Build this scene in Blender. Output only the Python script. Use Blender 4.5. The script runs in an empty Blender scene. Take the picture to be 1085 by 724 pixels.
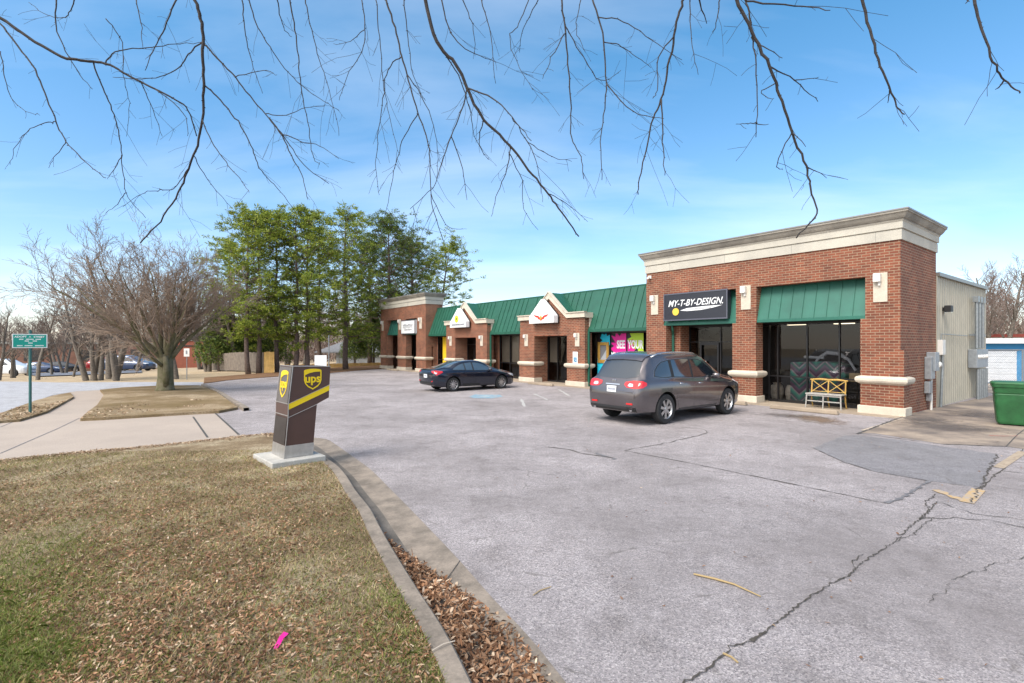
import bpy, bmesh, math, random
import numpy as np
from mathutils import Vector, Matrix
from mathutils.bvhtree import BVHTree
from math import radians as R, sin, cos, pi
random.seed(7); np.random.seed(7)
sc = bpy.context.scene
COL = sc.collection
F_, HZ, CH = 535.0, 365.0, 2.1            # focal length in photo pixels, horizon row, eye height

# ------------------------------------------------------------------ terrain
def H(x, y):
    d = -(x + 16.4) * .95 + (y - 28) * .31
    d = np.maximum(0, d - 8)
    return -0.035 * np.minimum(d, 90)
def G(px, py, z=0):
    D = F_ * (CH - z) / (py - HZ)
    return ((px - 542.5) / F_ * D, D)
def P(px, D, z=None, dz=0):
    x = (px - 542.5) / F_ * D
    return (x, D, (float(H(x, D)) if z is None else z) + dz)

# ------------------------------------------------------------------ materials
MATS = {}
def nt(name):
    m = bpy.data.materials.new(name); m.use_nodes = True
    t = m.node_tree; return m, t, t.nodes['Principled BSDF']
def mat(name, col, rough=.6, metal=0, noise=0, scale=8, bump=0, coat=0, col2=None, emit=0, spec=None, detail=4, island=0):
    if name in MATS: return MATS[name]
    m, t, b = nt(name)
    b.inputs['Base Color'].default_value = (*col, 1); b.inputs['Roughness'].default_value = rough
    b.inputs['Metallic'].default_value = metal; b.inputs['Coat Weight'].default_value = coat
    b.inputs['Coat Roughness'].default_value = .05
    if spec is not None: b.inputs['Specular IOR Level'].default_value = spec
    if noise or bump:
        tc = t.nodes.new('ShaderNodeTexCoord'); n = t.nodes.new('ShaderNodeTexNoise')
        n.inputs['Scale'].default_value = scale; n.inputs['Detail'].default_value = detail; n.inputs['Roughness'].default_value = .65
        t.links.new(tc.outputs['Object'], n.inputs['Vector'])
        if noise:
            r = t.nodes.new('ShaderNodeValToRGB'); c2 = col2 or tuple(c * (1 - noise) for c in col)
            r.color_ramp.elements[0].position = .35; r.color_ramp.elements[1].position = .68
            r.color_ramp.elements[0].color = (*c2, 1); r.color_ramp.elements[1].color = (*[min(1, c * (1 + noise * .3)) for c in col], 1)
            t.links.new(n.outputs['Fac'], r.inputs['Fac']); t.links.new(r.outputs['Color'], b.inputs['Base Color'])
        if bump:
            bp = t.nodes.new('ShaderNodeBump'); bp.inputs['Strength'].default_value = bump; bp.inputs['Distance'].default_value = .02
            t.links.new(n.outputs['Fac'], bp.inputs['Height']); t.links.new(bp.outputs['Normal'], b.inputs['Normal'])
    if emit:
        b.inputs['Emission Color'].default_value = (*col, 1); b.inputs['Emission Strength'].default_value = emit
    MATS[name] = m; return m
def ramp(t, stops, inp, interp='LINEAR'):
    r = t.nodes.new('ShaderNodeValToRGB'); r.color_ramp.interpolation = interp; e = r.color_ramp.elements
    while len(e) < len(stops): e.new(.5)
    for el, (p, c) in zip(e, stops): el.position = p; el.color = (*c, 1) if len(c) == 3 else c
    t.links.new(inp, r.inputs['Fac']); return r.outputs['Color']
def tex(t, kind, scale, vec, **k):
    n = t.nodes.new(kind); n.inputs['Scale'].default_value = scale; t.links.new(vec, n.inputs['Vector'])
    for a, v in k.items(): n.inputs[a].default_value = v
    return n
def mixc(t, fac, a, b, mode='MIX'):
    m = t.nodes.new('ShaderNodeMix'); m.data_type = 'RGBA'; m.blend_type = mode
    for s, v in ((m.inputs['Factor'], fac), (m.inputs[6], a), (m.inputs[7], b)):
        if hasattr(v, 'links') or hasattr(v, 'node'): t.links.new(v, s)
        elif isinstance(v, (int, float)): s.default_value = v
        else: s.default_value = (*v, 1)
    return m.outputs[2]
def bump(t, b, h, s, d=.01, prev=None):
    bp = t.nodes.new('ShaderNodeBump'); bp.inputs['Strength'].default_value = s; bp.inputs['Distance'].default_value = d
    t.links.new(h, bp.inputs['Height'])
    if prev: t.links.new(prev, bp.inputs['Normal'])
    t.links.new(bp.outputs['Normal'], b.inputs['Normal']); return bp.outputs['Normal']
def island_mat(name, stops, rough=.8, trans=0, nscale=0, nstops=None, nfac=.5):
    m, t, b = nt(name); g = t.nodes.new('ShaderNodeNewGeometry')
    c = ramp(t, stops, g.outputs['Random Per Island'])
    if nscale:
        tc = t.nodes.new('ShaderNodeTexCoord'); n = tex(t, 'ShaderNodeTexNoise', nscale, tc.outputs['Object'], Detail=3)
        c = mixc(t, nfac, c, ramp(t, nstops, n.outputs['Fac']), 'MULTIPLY')
    t.links.new(c, b.inputs['Base Color']); b.inputs['Roughness'].default_value = rough
    b.inputs['Specular IOR Level'].default_value = .2
    if trans:
        tl = t.nodes.new('ShaderNodeBsdfTranslucent'); t.links.new(c, tl.inputs['Color'])
        mx = t.nodes.new('ShaderNodeMixShader'); mx.inputs[0].default_value = trans
        t.links.new(b.outputs[0], mx.inputs[1]); t.links.new(tl.outputs[0], mx.inputs[2])
        t.links.new(mx.outputs[0], t.nodes['Material Output'].inputs['Surface'])
    MATS[name] = m; return m
def brick_mat():
    m, t, b = nt('brick'); tc = t.nodes.new('ShaderNodeTexCoord')
    sp = t.nodes.new('ShaderNodeSeparateXYZ'); t.links.new(tc.outputs['Object'], sp.inputs[0])
    ad = t.nodes.new('ShaderNodeMath'); ad.operation = 'ADD'; t.links.new(sp.outputs[0], ad.inputs[0]); t.links.new(sp.outputs[1], ad.inputs[1])
    cb = t.nodes.new('ShaderNodeCombineXYZ'); t.links.new(ad.outputs[0], cb.inputs[0]); t.links.new(sp.outputs[2], cb.inputs[1])
    br = t.nodes.new('ShaderNodeTexBrick'); t.links.new(cb.outputs[0], br.inputs['Vector'])
    br.inputs['Scale'].default_value = 1; br.inputs['Brick Width'].default_value = .235; br.inputs['Row Height'].default_value = .082
    br.inputs['Mortar Size'].default_value = .009; br.inputs['Mortar Smooth'].default_value = .25; br.inputs['Bias'].default_value = -.1
    br.inputs['Color1'].default_value = (.27, .082, .042, 1); br.inputs['Color2'].default_value = (.15, .046, .026, 1); br.inputs['Mortar'].default_value = (.37, .275, .185, 1)
    n = tex(t, 'ShaderNodeTexNoise', 1.3, tc.outputs['Object'], Detail=5, Roughness=.6)
    f = ramp(t, [(.3, (.68, .67, .68)), (.7, (1.12, 1.1, 1.05))], n.outputs['Fac'])
    n2 = tex(t, 'ShaderNodeTexNoise', 60, tc.outputs['Object'], Detail=2)
    f2 = ramp(t, [(.3, (.85, .85, .85)), (.7, (1.1, 1.1, 1.1))], n2.outputs['Fac'])
    c = mixc(t, 1, mixc(t, 1, br.outputs['Color'], f, 'MULTIPLY'), f2, 'MULTIPLY')
    t.links.new(c, b.inputs['Base Color']); b.inputs['Roughness'].default_value = .85
    iv = t.nodes.new('ShaderNodeMath'); iv.operation = 'SUBTRACT'; iv.inputs[0].default_value = 1; t.links.new(br.outputs['Fac'], iv.inputs[1])
    bump(t, b, iv.outputs[0], .6, .01); MATS['brick'] = m
brick_mat()
def asphalt(name, base, dark, patchy=.5, speck=.5, cracks=True):
    m, t, b = nt(name); tc = t.nodes.new('ShaderNodeTexCoord'); v = tc.outputs['Object']
    vo = tex(t, 'ShaderNodeTexVoronoi', 95, v); n1 = tex(t, 'ShaderNodeTexNoise', 170, v, Detail=3, Roughness=.7)
    n2 = tex(t, 'ShaderNodeTexNoise', .32, v, Detail=9, Roughness=.66); n3 = tex(t, 'ShaderNodeTexNoise', 7, v, Detail=7, Roughness=.75); n4 = tex(t, 'ShaderNodeTexNoise', 1.7, v, Detail=8, Roughness=.7)
    sc_ = t.nodes.new('ShaderNodeSeparateColor'); t.links.new(vo.outputs['Color'], sc_.inputs[0])
    sp = ramp(t, [(0, (.38, .38, .40)), (.3, (.80, .80, .82)), (.75, (1.05, 1.05, 1.04)), (1, (1.6, 1.58, 1.55))], sc_.outputs[0])
    c = mixc(t, speck, base, mixc(t, 1, base, sp, 'MULTIPLY'))
    c = mixc(t, 1, c, ramp(t, [(.35, (.70, .70, .71)), (.6, (1.12, 1.12, 1.12))], n1.outputs['Fac']), 'MULTIPLY')
    c = mixc(t, ramp(t, [(.38, (patchy,) * 3), (.58, (0, 0, 0))], n2.outputs['Fac']), c, dark)
    c = mixc(t, 1, c, ramp(t, [(.3, (.74, .73, .72)), (.48, (.97, .97, .97)), (.72, (1.12, 1.12, 1.12))], n4.outputs['Fac']), 'MULTIPLY')
    c = mixc(t, 1, c, ramp(t, [(.3, (.84, .83, .82)), (.7, (1.08, 1.08, 1.08))], n3.outputs['Fac']), 'MULTIPLY')
    if cracks:       # faint hairline crazing and small drips
        mp = t.nodes.new('ShaderNodeMixRGB'); mp.blend_type = 'ADD'; mp.inputs[0].default_value = .22; nd = tex(t, 'ShaderNodeTexNoise', 2.2, v, Detail=6, Roughness=.7); t.links.new(v, mp.inputs[1]); t.links.new(nd.outputs['Color'], mp.inputs[2])
        ve = tex(t, 'ShaderNodeTexVoronoi', .85, mp.outputs[0]); ve.feature = 'DISTANCE_TO_EDGE'
        k = mixc(t, 1, ramp(t, [(.0, (.75, .75, .75)), (.006, (.4, .4, .4)), (.011, (0, 0, 0))], ve.outputs['Distance']), ramp(t, [(.5, (0, 0, 0)), (.62, (1, 1, 1))], n4.outputs['Fac']), 'MULTIPLY')
        c = mixc(t, k, c, (.12, .105, .095))
        vd_ = tex(t, 'ShaderNodeTexVoronoi', .9, v, Randomness=1); k = ramp(t, [(.03, (.5, .5, .5)), (.06, (0, 0, 0))], vd_.outputs['Distance']); c = mixc(t, k, c, (.13, .115, .11))
    t.links.new(c, b.inputs['Base Color']); b.inputs['Roughness'].default_value = .9; b.inputs['Specular IOR Level'].default_value = .25
    bump(t, b, n1.outputs['Fac'], .5, .006, bump(t, b, vo.outputs['Distance'], .5, .008)); MATS[name] = m
asphalt('asphalt', (.39, .350, .345), (.215, .19, .185), .72, .85)
asphalt('asphalt_patch', (.265, .25, .258), (.19, .18, .18), .5, .7)
asphalt('asphalt_street', (.42, .42, .44), (.36, .36, .37), .3, .3, False)
def concrete(name, base, dark, sc1=.7, amt=.6):
    m, t, b = nt(name); tc = t.nodes.new('ShaderNodeTexCoord'); v = tc.outputs['Object']
    n1 = tex(t, 'ShaderNodeTexNoise', sc1, v, Detail=9, Roughness=.65); n2 = tex(t, 'ShaderNodeTexNoise', 45, v, Detail=4, Roughness=.7)
    c = mixc(t, ramp(t, [(.38, (amt,) * 3), (.62, (0, 0, 0))], n1.outputs['Fac']), base, dark)
    c = mixc(t, 1, c, ramp(t, [(.3, (.8, .8, .8)), (.7, (1.12, 1.12, 1.12))], n2.outputs['Fac']), 'MULTIPLY')
    t.links.new(c, b.inputs['Base Color']); b.inputs['Roughness'].default_value = .85; bump(t, b, n2.outputs['Fac'], .3, .005); MATS[name] = m
concrete('concrete_drive', (.40, .325, .265), (.32, .26, .215), .5, .6)
concrete('concrete_apron', (.37, .29, .22), (.13, .105, .09), .7, .95)
concrete('concrete_kerb', (.29, .235, .185), (.14, .115, .09), 3.2, .85)
concrete('gutter_stained', (.17, .145, .12), (.07, .06, .05), 1.5, .9)
concrete('concrete_walk', (.40, .32, .235), (.26, .20, .15), 1.2, .7)
concrete('limestone', (.64, .56, .45), (.44, .39, .32), 2.2, .6)
concrete('cornice_stucco', (.54, .50, .42), (.38, .355, .31), .8, .6)
concrete('cornice_weathered', (.36, .325, .27), (.17, .155, .135), .9, .8)
concrete('pad_concrete', (.46, .44, .40), (.30, .28, .25), 3, .6)
def turf(name, stops, sc1, soil):
    m, t, b = nt(name); tc = t.nodes.new('ShaderNodeTexCoord'); v = tc.outputs['Object']
    n1 = tex(t, 'ShaderNodeTexNoise', sc1, v, Detail=10, Roughness=.7); n2 = tex(t, 'ShaderNodeTexNoise', 28, v, Detail=5, Roughness=.75)
    c = ramp(t, stops, n1.outputs['Fac'])
    c = mixc(t, ramp(t, [(.38, (.8,) * 3), (.55, (0, 0, 0))], n2.outputs['Fac']), c, soil)
    t.links.new(c, b.inputs['Base Color']); b.inputs['Roughness'].default_value = .95; b.inputs['Specular IOR Level'].default_value = .1
    bump(t, b, n2.outputs['Fac'], 1, .05); MATS[name] = m
turf('turf_lawn', [(.35, (.22, .15, .09)), (.5, (.36, .27, .165)), (.60, (.54, .44, .30))], .9, (.16, .11, .065))
turf('turf_dormant', [(.35, (.44, .33, .215)), (.5, (.53, .42, .285)), (.65, (.42, .32, .20))], .6, (.33, .235, .145))
turf('turf_island', [(.40, (.21, .15, .07)), (.5, (.30, .22, .125)), (.60, (.50, .39, .26))], .33, (.22, .15, .09))
turf('pine_straw', [(.35, (.20, .11, .06)), (.6, (.30, .175, .10))], 1.2, (.12, .07, .04))
mat('green_roof', (.016, .098, .062), .45, 0, .18, 1.5); mat('green_awning', (.022, .135, .095), .5, 0, .2, 1.2)
mat('green_trim', (.015, .10, .065), .45); mat('frame_black', (.012, .011, .012), .35); mat('black', (.006, .006, .006), .6)
mat('metal_siding', (.42, .385, .31), .5, .1, .12, 2); mat('white_plastic', (.72, .69, .64), .5, 0, .1, 5)
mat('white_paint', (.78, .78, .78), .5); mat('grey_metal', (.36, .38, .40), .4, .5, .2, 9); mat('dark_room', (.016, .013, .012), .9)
mat('room_floor', (.09, .07, .055), .6); mat('blind', (.43, .36, .28), .8, 0, .1, 3); mat('capping', (.22, .215, .20), .4, .3)
mat('pipe_galv', (.30, .32, .33), .4, .6, .2, 10); mat('tyre', (.022, .022, .023), .85, 0, .3, 30); mat('chrome', (.62, .62, .64), .18, 1)
mat('chrome_dark', (.30, .30, .31), .3, 1); mat('rim', (.5, .5, .51), .28, .9); mat('rim_dark', (.03, .03, .03), .4); mat('car_glass', (.012, .016, .022), .04, 0, spec=.9, coat=1)
mat('car_glass_blue', (.05, .075, .10), .04, 0, spec=1, coat=1)
mat('red_lens', (.55, .012, .012), .15, 0, coat=1); mat('clear_lens', (.7, .72, .75), .12, .3, coat=1); mat('amber_lens', (.65, .16, .02), .2, coat=1)
mat('trim_black', (.016, .016, .017), .55); mat('bark_dark', (.045, .038, .037), .9, 0, .4, 20, .5); mat('bark_grey', (.185, .155, .125), .9, 0, .45, 9, .8)
mat('bark_big', (.165, .135, .085), .9, 0, .6, 5, .8, col2=(.10, .095, .04)); mat('bark_pine', (.15, .105, .085), .9, 0, .45, 7, .9)
mat('twig_grey', (.26, .19, .14), .9); mat('twig_brown', (.185, .14, .115), .9)
def glass():
    m = bpy.data.materials.new('shop_glass'); m.use_nodes = True; t = m.node_tree; t.nodes.clear()
    o = t.nodes.new('ShaderNodeOutputMaterial'); tr = t.nodes.new('ShaderNodeBsdfTransparent'); tr.inputs[0].default_value = (.8, .8, .8, 1)
    gl = t.nodes.new('ShaderNodeBsdfGlossy'); gl.inputs['Roughness'].default_value = .02; fr = t.nodes.new('ShaderNodeFresnel'); fr.inputs[0].default_value = 1.5
    mx = t.nodes.new('ShaderNodeMixShader'); t.links.new(fr.outputs[0], mx.inputs[0]); t.links.new(tr.outputs[0], mx.inputs[1]); t.links.new(gl.outputs[0], mx.inputs[2]); t.links.new(mx.outputs[0], o.inputs[0]); MATS['shop_glass'] = m
glass()
island_mat('needles', [(0, (.08, .12, .02)), (.4, (.17, .23, .03)), (.8, (.34, .38, .055)), (1, (.46, .48, .10))], .7, .35)
island_mat('needles_dark', [(0, (.045, .075, .02)), (.6, (.11, .16, .035)), (1, (.24, .28, .06))], .7, .3)
island_mat('leaf', [(0, (.13, .065, .035)), (.35, (.25, .125, .065)), (.7, (.37, .21, .12)), (.9, (.50, .33, .21)), (1, (.66, .52, .38))], .75, .1, 2.3, [(.34, (.55, .52, .5)), (.5, (.9, .9, .9)), (.66, (1.15, 1.12, 1.1))], 1)
island_mat('leaf_tan', [(0, (.20, .12, .07)), (.5, (.36, .24, .145)), (1, (.62, .49, .35))], .75, .1)
island_mat('blade', [(0, (.10, .15, .02)), (.5, (.22, .26, .06)), (1, (.42, .40, .16))], .7, .3)
island_mat('blade_dry', [(0, (.26, .19, .10)), (.5, (.44, .34, .20)), (.8, (.62, .51, .35)), (.9, (.26, .28, .09)), (1, (.30, .32, .10))], .8, .2, 1.6, [(.34, (.55, .52, .45)), (.5, (.95, .93, .90)), (.62, (1.5, 1.48, 1.45))], 1)
island_mat('wood_haze', [(0, (.10, .07, .055)), (.6, (.17, .12, .10)), (1, (.26, .19, .16))], .9)

# ------------------------------------------------------------------ mesh helpers
class MB:
    def __init__(s): s.v = []; s.f = []; s.m = []; s.cur = 0
    def add(s, vs, fs):
        o = len(s.v); s.v += [tuple(v) for v in vs]
        for f in fs: s.f.append(tuple(i + o for i in f)); s.m.append(s.cur)
        return s
    def box(s, x0, x1, y0, y1, z0, z1):
        x0, x1 = sorted((x0, x1)); y0, y1 = sorted((y0, y1)); z0, z1 = sorted((z0, z1))
        return s.add([(x0, y0, z0), (x1, y0, z0), (x1, y1, z0), (x0, y1, z0), (x0, y0, z1), (x1, y0, z1), (x1, y1, z1), (x0, y1, z1)],
                     [(0, 3, 2, 1), (4, 5, 6, 7), (0, 1, 5, 4), (1, 2, 6, 5), (2, 3, 7, 6), (3, 0, 4, 7)])
    def prism(s, poly, y0, y1):             # poly in (x,z), extruded in y
        n = len(poly); a = sum(poly[i][0] * poly[(i + 1) % n][1] - poly[(i + 1) % n][0] * poly[i][1] for i in range(n))
        if a < 0: poly = poly[::-1]
        return s.add([(x, y0, z) for x, z in poly] + [(x, y1, z) for x, z in poly],
                     [tuple(range(n)), tuple(range(2 * n - 1, n - 1, -1))] + [((i + 1) % n, i, n + i, n + (i + 1) % n) for i in range(n)])
    def prismz(s, poly, z0, z1):
        n = len(poly); a = sum(poly[i][0] * poly[(i + 1) % n][1] - poly[(i + 1) % n][0] * poly[i][1] for i in range(n))
        if a < 0: poly = poly[::-1]
        return s.add([(x, y, z0) for x, y in poly] + [(x, y, z1) for x, y in poly],
                     [tuple(range(n - 1, -1, -1)), tuple(range(n, 2 * n))] + [(i, (i + 1) % n, n + (i + 1) % n, n + i) for i in range(n)])
    def tube(s, pts, rad, n=6, cap=True):
        pts = [Vector(p) for p in pts]; k = len(pts)
        if not hasattr(rad, '__len__'): rad = [rad] * k
        o = len(s.v); up = None
        for i, p in enumerate(pts):
            d = (pts[min(i + 1, k - 1)] - pts[max(i - 1, 0)])
            if d.length < 1e-9: d = Vector((0, 0, 1))
            d.normalize()
            if up is None: up = d.orthogonal().normalized()
            else:
                up = up - d * up.dot(d)
                up = up.normalized() if up.length > 1e-6 else d.orthogonal().normalized()
            w = d.cross(up); r = rad[i]
            for j in range(n):
                a = 2 * pi * j / n; q = p + up * (r * cos(a)) + w * (r * sin(a)); s.v.append((q.x, q.y, q.z))
        for i in range(k - 1):
            for j in range(n):
                a = o + i * n + j; b = o + i * n + (j + 1) % n; s.f.append((a, b, b + n, a + n)); s.m.append(s.cur)
        if cap and n > 3:
            s.f.append(tuple(o + j for j in range(n - 1, -1, -1))); s.m.append(s.cur)
            s.f.append(tuple(o + (k - 1) * n + j for j in range(n))); s.m.append(s.cur)
        return s
    def lathe(s, prof, c=(0, 0, 0), axis='z', n=24):   # prof: (r, h)
        o = len(s.v)
        for r, h in prof:
            for j in range(n):
                a = 2 * pi * j / n; x, y = r * cos(a), r * sin(a)
                q = (x, y, h) if axis == 'z' else ((x, -h, y) if axis == 'y' else (h, x, y))
                s.v.append((c[0] + q[0], c[1] + q[1], c[2] + q[2]))
        for i in range(len(prof) - 1):
            for j in range(n):
                a = o + i * n + j; b = o + i * n + (j + 1) % n; s.f.append((a, b, b + n, a + n)); s.m.append(s.cur)
        return s
    def build(s, name, mats, parent=None, smooth=False, bevel=0, loc=None, rotz=0):
        me = bpy.data.meshes.new(name); me.from_pydata(s.v, [], s.f)
        if not isinstance(mats, (list, tuple)): mats = [mats]
        for q in mats: me.materials.append(MATS[q] if isinstance(q, str) else q)
        if len(mats) > 1: me.polygons.foreach_set('material_index', s.m)
        if smooth: me.polygons.foreach_set('use_smooth', [True] * len(s.f))
        me.update()
        o = bpy.data.objects.new(name, me); COL.objects.link(o)
        if parent: o.parent = parent
        if loc: o.location = loc
        o.rotation_euler[2] = rotz
        if bevel:
            b = o.modifiers.new('bevel', 'BEVEL'); b.width = bevel; b.segments = 2; b.limit_method = 'ANGLE'; b.angle_limit = R(40)
        return o
def np_mesh(name, V, k, mats, parent=None):       # V: (N,k,3) separate polygons of k verts
    N = len(V); me = bpy.data.meshes.new(name); me.vertices.add(N * k); me.vertices.foreach_set('co', V.reshape(-1).astype(np.float32))
    me.loops.add(N * k); me.loops.foreach_set('vertex_index', np.arange(N * k, dtype=np.int32))
    me.polygons.add(N); me.polygons.foreach_set('loop_start', np.arange(0, N * k, k, dtype=np.int32)); me.polygons.foreach_set('loop_total', np.full(N, k, dtype=np.int32))
    me.materials.append(MATS[mats]); me.update(calc_edges=True); me.validate()
    o = bpy.data.objects.new(name, me); COL.objects.link(o)
    if parent: o.parent = parent
    return o
def tag(o, label, cat, group=None, kind=None):
    o['label'] = label; o['category'] = cat
    if group: o['group'] = group
    if kind: o['kind'] = kind
    return o
def thing(name, label, cat, loc=(0, 0, 0), rotz=0, group=None):
    o = bpy.data.objects.new(name, None); COL.objects.link(o); o.location = loc; o.rotation_euler[2] = rotz
    o.empty_display_size = .2
    return tag(o, label, cat, group)
def struct(o): o['kind'] = 'structure'; return o
def text_mesh(body, size, depth=.004, shear=0, bold=0, align='CENTER', sx=1):
    c = bpy.data.curves.new('t', 'FONT'); c.body = body; c.size = size; c.extrude = depth; c.shear = shear; c.offset = bold; c.align_x = align; c.resolution_u = 3
    o = bpy.data.objects.new('t', c); COL.objects.link(o); dg = bpy.context.evaluated_depsgraph_get()
    me = bpy.data.meshes.new_from_object(o.evaluated_get(dg)); bpy.data.objects.remove(o); bpy.data.curves.remove(c)
    for v in me.vertices: v.co.x *= sx
    return me
def text(body, size, m, parent, x, y, z, name='lettering', **k):       # stands in local xz plane, facing -y
    me = text_mesh(body, size, **k); me.materials.clear(); me.materials.append(MATS[m])
    me.transform(Matrix.Translation((x, y, z)) @ Matrix.Rotation(pi / 2, 4, 'X'))
    o = bpy.data.objects.new(name, me); COL.objects.link(o); o.parent = parent; return o

# ------------------------------------------------------------------ ground
def sheet(name, pts, m, z=0, kind=True, side=0):
    bm = bmesh.new(); vs = [bm.verts.new((x, y, z)) for x, y in pts]; f = bm.faces.new(vs)
    if f.normal.z < 0: pass
    bmesh.ops.triangulate(bm, faces=bm.faces[:])
    if side:
        r = bmesh.ops.extrude_face_region(bm, geom=bm.faces[:])
        for v in [g for g in r['geom'] if isinstance(g, bmesh.types.BMVert)]: v.co.z -= side
    bmesh.ops.recalc_face_normals(bm, faces=bm.faces[:])
    me = bpy.data.meshes.new(name)
    if not side:
        for f in bm.faces:
            f.normal_update()
            if f.normal.z < 0: f.normal_flip()
    bm.to_mesh(me); bm.free(); me.materials.append(MATS[m] if isinstance(m, str) else m)
    o = bpy.data.objects.new(name, me); COL.objects.link(o)
    if kind: struct(o)
    return o
# base terrain
xs = np.concatenate([np.linspace(-600, -120, 9), np.linspace(-110, 80, 77), np.linspace(100, 600, 8)]); ys = np.concatenate([np.linspace(-200, -20, 6), np.linspace(-15, 130, 59), np.linspace(150, 900, 9)])
mb = MB(); nx = len(xs)
for y in ys:
    for x in xs: mb.v.append((float(x), float(y), float(H(x, y)) - .06))
for j in range(len(ys) - 1):
    for i in range(nx - 1): a = j * nx + i; mb.f.append((a, a + 1, a + nx + 1, a + nx)); mb.m.append(0)
struct(mb.build('ground', 'turf_dormant', smooth=True))

def smooth_curve(pts, n=6):
    out = []; q = [pts[0]] + list(pts) + [pts[-1]]
    for i in range(1, len(q) - 2):
        p0, p1, p2, p3 = [np.array(a, float) for a in q[i - 1:i + 3]]
        for k in range(n):
            t = k / n; out.append(tuple(.5 * ((2 * p1) + (-p0 + p2) * t + (2 * p0 - 5 * p1 + 4 * p2 - p3) * t * t + (-p0 + 3 * p1 - 3 * p2 + p3) * t ** 3)))
    out.append(tuple(pts[-1])); return out
gut_out = [G(*p) for p in ((327, 463.6), (335, 464), (346.4, 465.7), (356, 471.5), (376, 485.6), (393, 498), (413, 518), (432, 537), (481, 588), (521.6, 634), (562, 677), (598, 722))]
gut_out += [(.62, 2.45), (1.0, 1.55), (1.6, .3), (2.6, -1.6), (4.2, -5), (6, -9)]
kr = [G(*p, z=.12) for p in ((325, 466), (333, 471.5), (348, 484), (364.7, 499.7), (378, 519.6), (393, 538), (404.5, 559.4), (420, 585.7), (445.4, 626), (471, 664.5), (501, 721.7))]
kr += [(-.08, 2.55), (.25, 1.65), (.9, .2), (1.9, -1.8), (3.5, -5.3), (5.3, -9.3)]
gut_out = smooth_curve(gut_out, 5); kr = smooth_curve(kr, 5)
def offset(c, d):
    out = []
    for i in range(len(c)):
        a = np.array(c[max(i - 1, 0)]); b = np.array(c[min(i + 1, len(c) - 1)]); t = b - a; t = t / (np.linalg.norm(t) + 1e-9)
        out.append((c[i][0] + t[1] * d, c[i][1] - t[0] * d))
    return out
kl = offset(kr, .15)
if np.mean([a[0] for a in kl]) > np.mean([a[0] for a in kr]): kl = offset(kr, -.15)
def resample(c, n):
    c = np.array(c); d = np.r_[0, np.cumsum(np.linalg.norm(np.diff(c, axis=0), axis=1))]; t = np.linspace(0, d[-1], n)
    return np.c_[np.interp(t, d, c[:, 0]), np.interp(t, d, c[:, 1])]
# lawn edge against the driveway (photo left to right)
le = [G(*p, z=.04) for p in ((0, 486.5), (80, 478), (138, 474), (215.6, 465.7), (289, 458.8), (318, 460))]
dx, dy = le[1][0] - le[0][0], le[1][1] - le[0][1]; L_ = math.hypot(dx, dy); le0 = (le[0][0] - dx / L_ * 40, le[0][1] - dy / L_ * 40)
KN = 90; krs = resample(kr, KN); kls = resample(kl, KN); gos = resample(gut_out, KN)
mb = MB()
def strip(mb, A, B, za, zb):
    o = len(mb.v); n = len(A)
    for a, b, i in zip(A, B, range(n)):
        fa = za(i) if callable(za) else za; fb = zb(i) if callable(zb) else zb
        mb.v.append((a[0], a[1], fa)); mb.v.append((b[0], b[1], fb))
    for i in range(n - 1): mb.f.append((o + 2 * i, o + 2 * i + 1, o + 2 * i + 3, o + 2 * i + 2)); mb.m.append(0)
hk = lambda i: .12 * min(1, .12 + i / 12)
kr2 = np.array(kr); krm = krs + (kls - krs) * .12
strip(mb, kls, krm, hk, hk); strip(mb, krm, krs, hk, lambda i: hk(i) - .02); strip(mb, krs, krs, lambda i: hk(i) - .02, -.05); strip(mb, kls, kls, lambda i: hk(i), -.05)
struct(mb.build('kerb', 'concrete_kerb'))
mb = MB(); mid = krs + (gos - krs) * .35
strip(mb, mid, gos, -.02, .004)
struct(mb.build('gutter', 'concrete_kerb', smooth=True)); mb = MB(); strip(mb, krs, mid, -.025, -.02); struct(mb.build('gutter_channel', 'gutter_stained', smooth=True))
mb = MB()   # expansion joints across the gutter
for i in (30, 47, 60, 70):
    a, b = Vector((*krs[i], 0)), Vector((*gos[i], 0)); d = (b - a).normalized(); w = Vector((-d.y, d.x, 0)) * .003
    mb.add([a + w + Vector((0, 0, -.018)), a - w + Vector((0, 0, -.018)), b - w + Vector((0, 0, .009)), b + w + Vector((0, 0, .009))], [(0, 1, 2, 3)])
struct(mb.build('gutter_joints', 'black'))
# lawn: grid clipped by the outline
lawn_poly = [le0] + le + [tuple(p) for p in kls[1:]] + [(0, -14), (-50, -14)]
lawn_np = np.array(lawn_poly)
def inside(x, y, poly):
    x = np.asarray(x); y = np.asarray(y); r = np.zeros(x.shape, bool); j = len(poly) - 1
    for i in range(len(poly)):
        xi, yi = poly[i]; xj, yj = poly[j]
        c = ((yi > y) != (yj > y)) & (x < (xj - xi) * (y - yi) / ((yj - yi) + 1e-12) + xi); r ^= c; j = i
    return r
def edge_dist(x, y, line):
    x = np.asarray(x, float); y = np.asarray(y, float); d = np.full(x.shape, 1e9)
    for (ax, ay), (bx, by) in zip(line[:-1], line[1:]):
        ux, uy = bx - ax, by - ay; t = np.clip(((x - ax) * ux + (y - ay) * uy) / (ux * ux + uy * uy + 1e-12), 0, 1)
        d = np.minimum(d, np.hypot(x - ax - t * ux, y - ay - t * uy))
    return d
lawn_edge = [le0] + le
def lawn_z(x, y):
    d = edge_dist(x, y, lawn_edge); s = np.clip(d / 1.8, 0, 1); s = s * s * (3 - 2 * s)
    k = np.clip(edge_dist(x, y, [tuple(p) for p in kls[::4]]) / .4, 0, 1)
    return .03 + .075 * s + .012 * k * np.sin(x * 2.1 + 1) * np.cos(y * 1.7)
bm = bmesh.new(); f = bm.faces.new([bm.verts.new((x, y, 0)) for x, y in lawn_poly])
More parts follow.
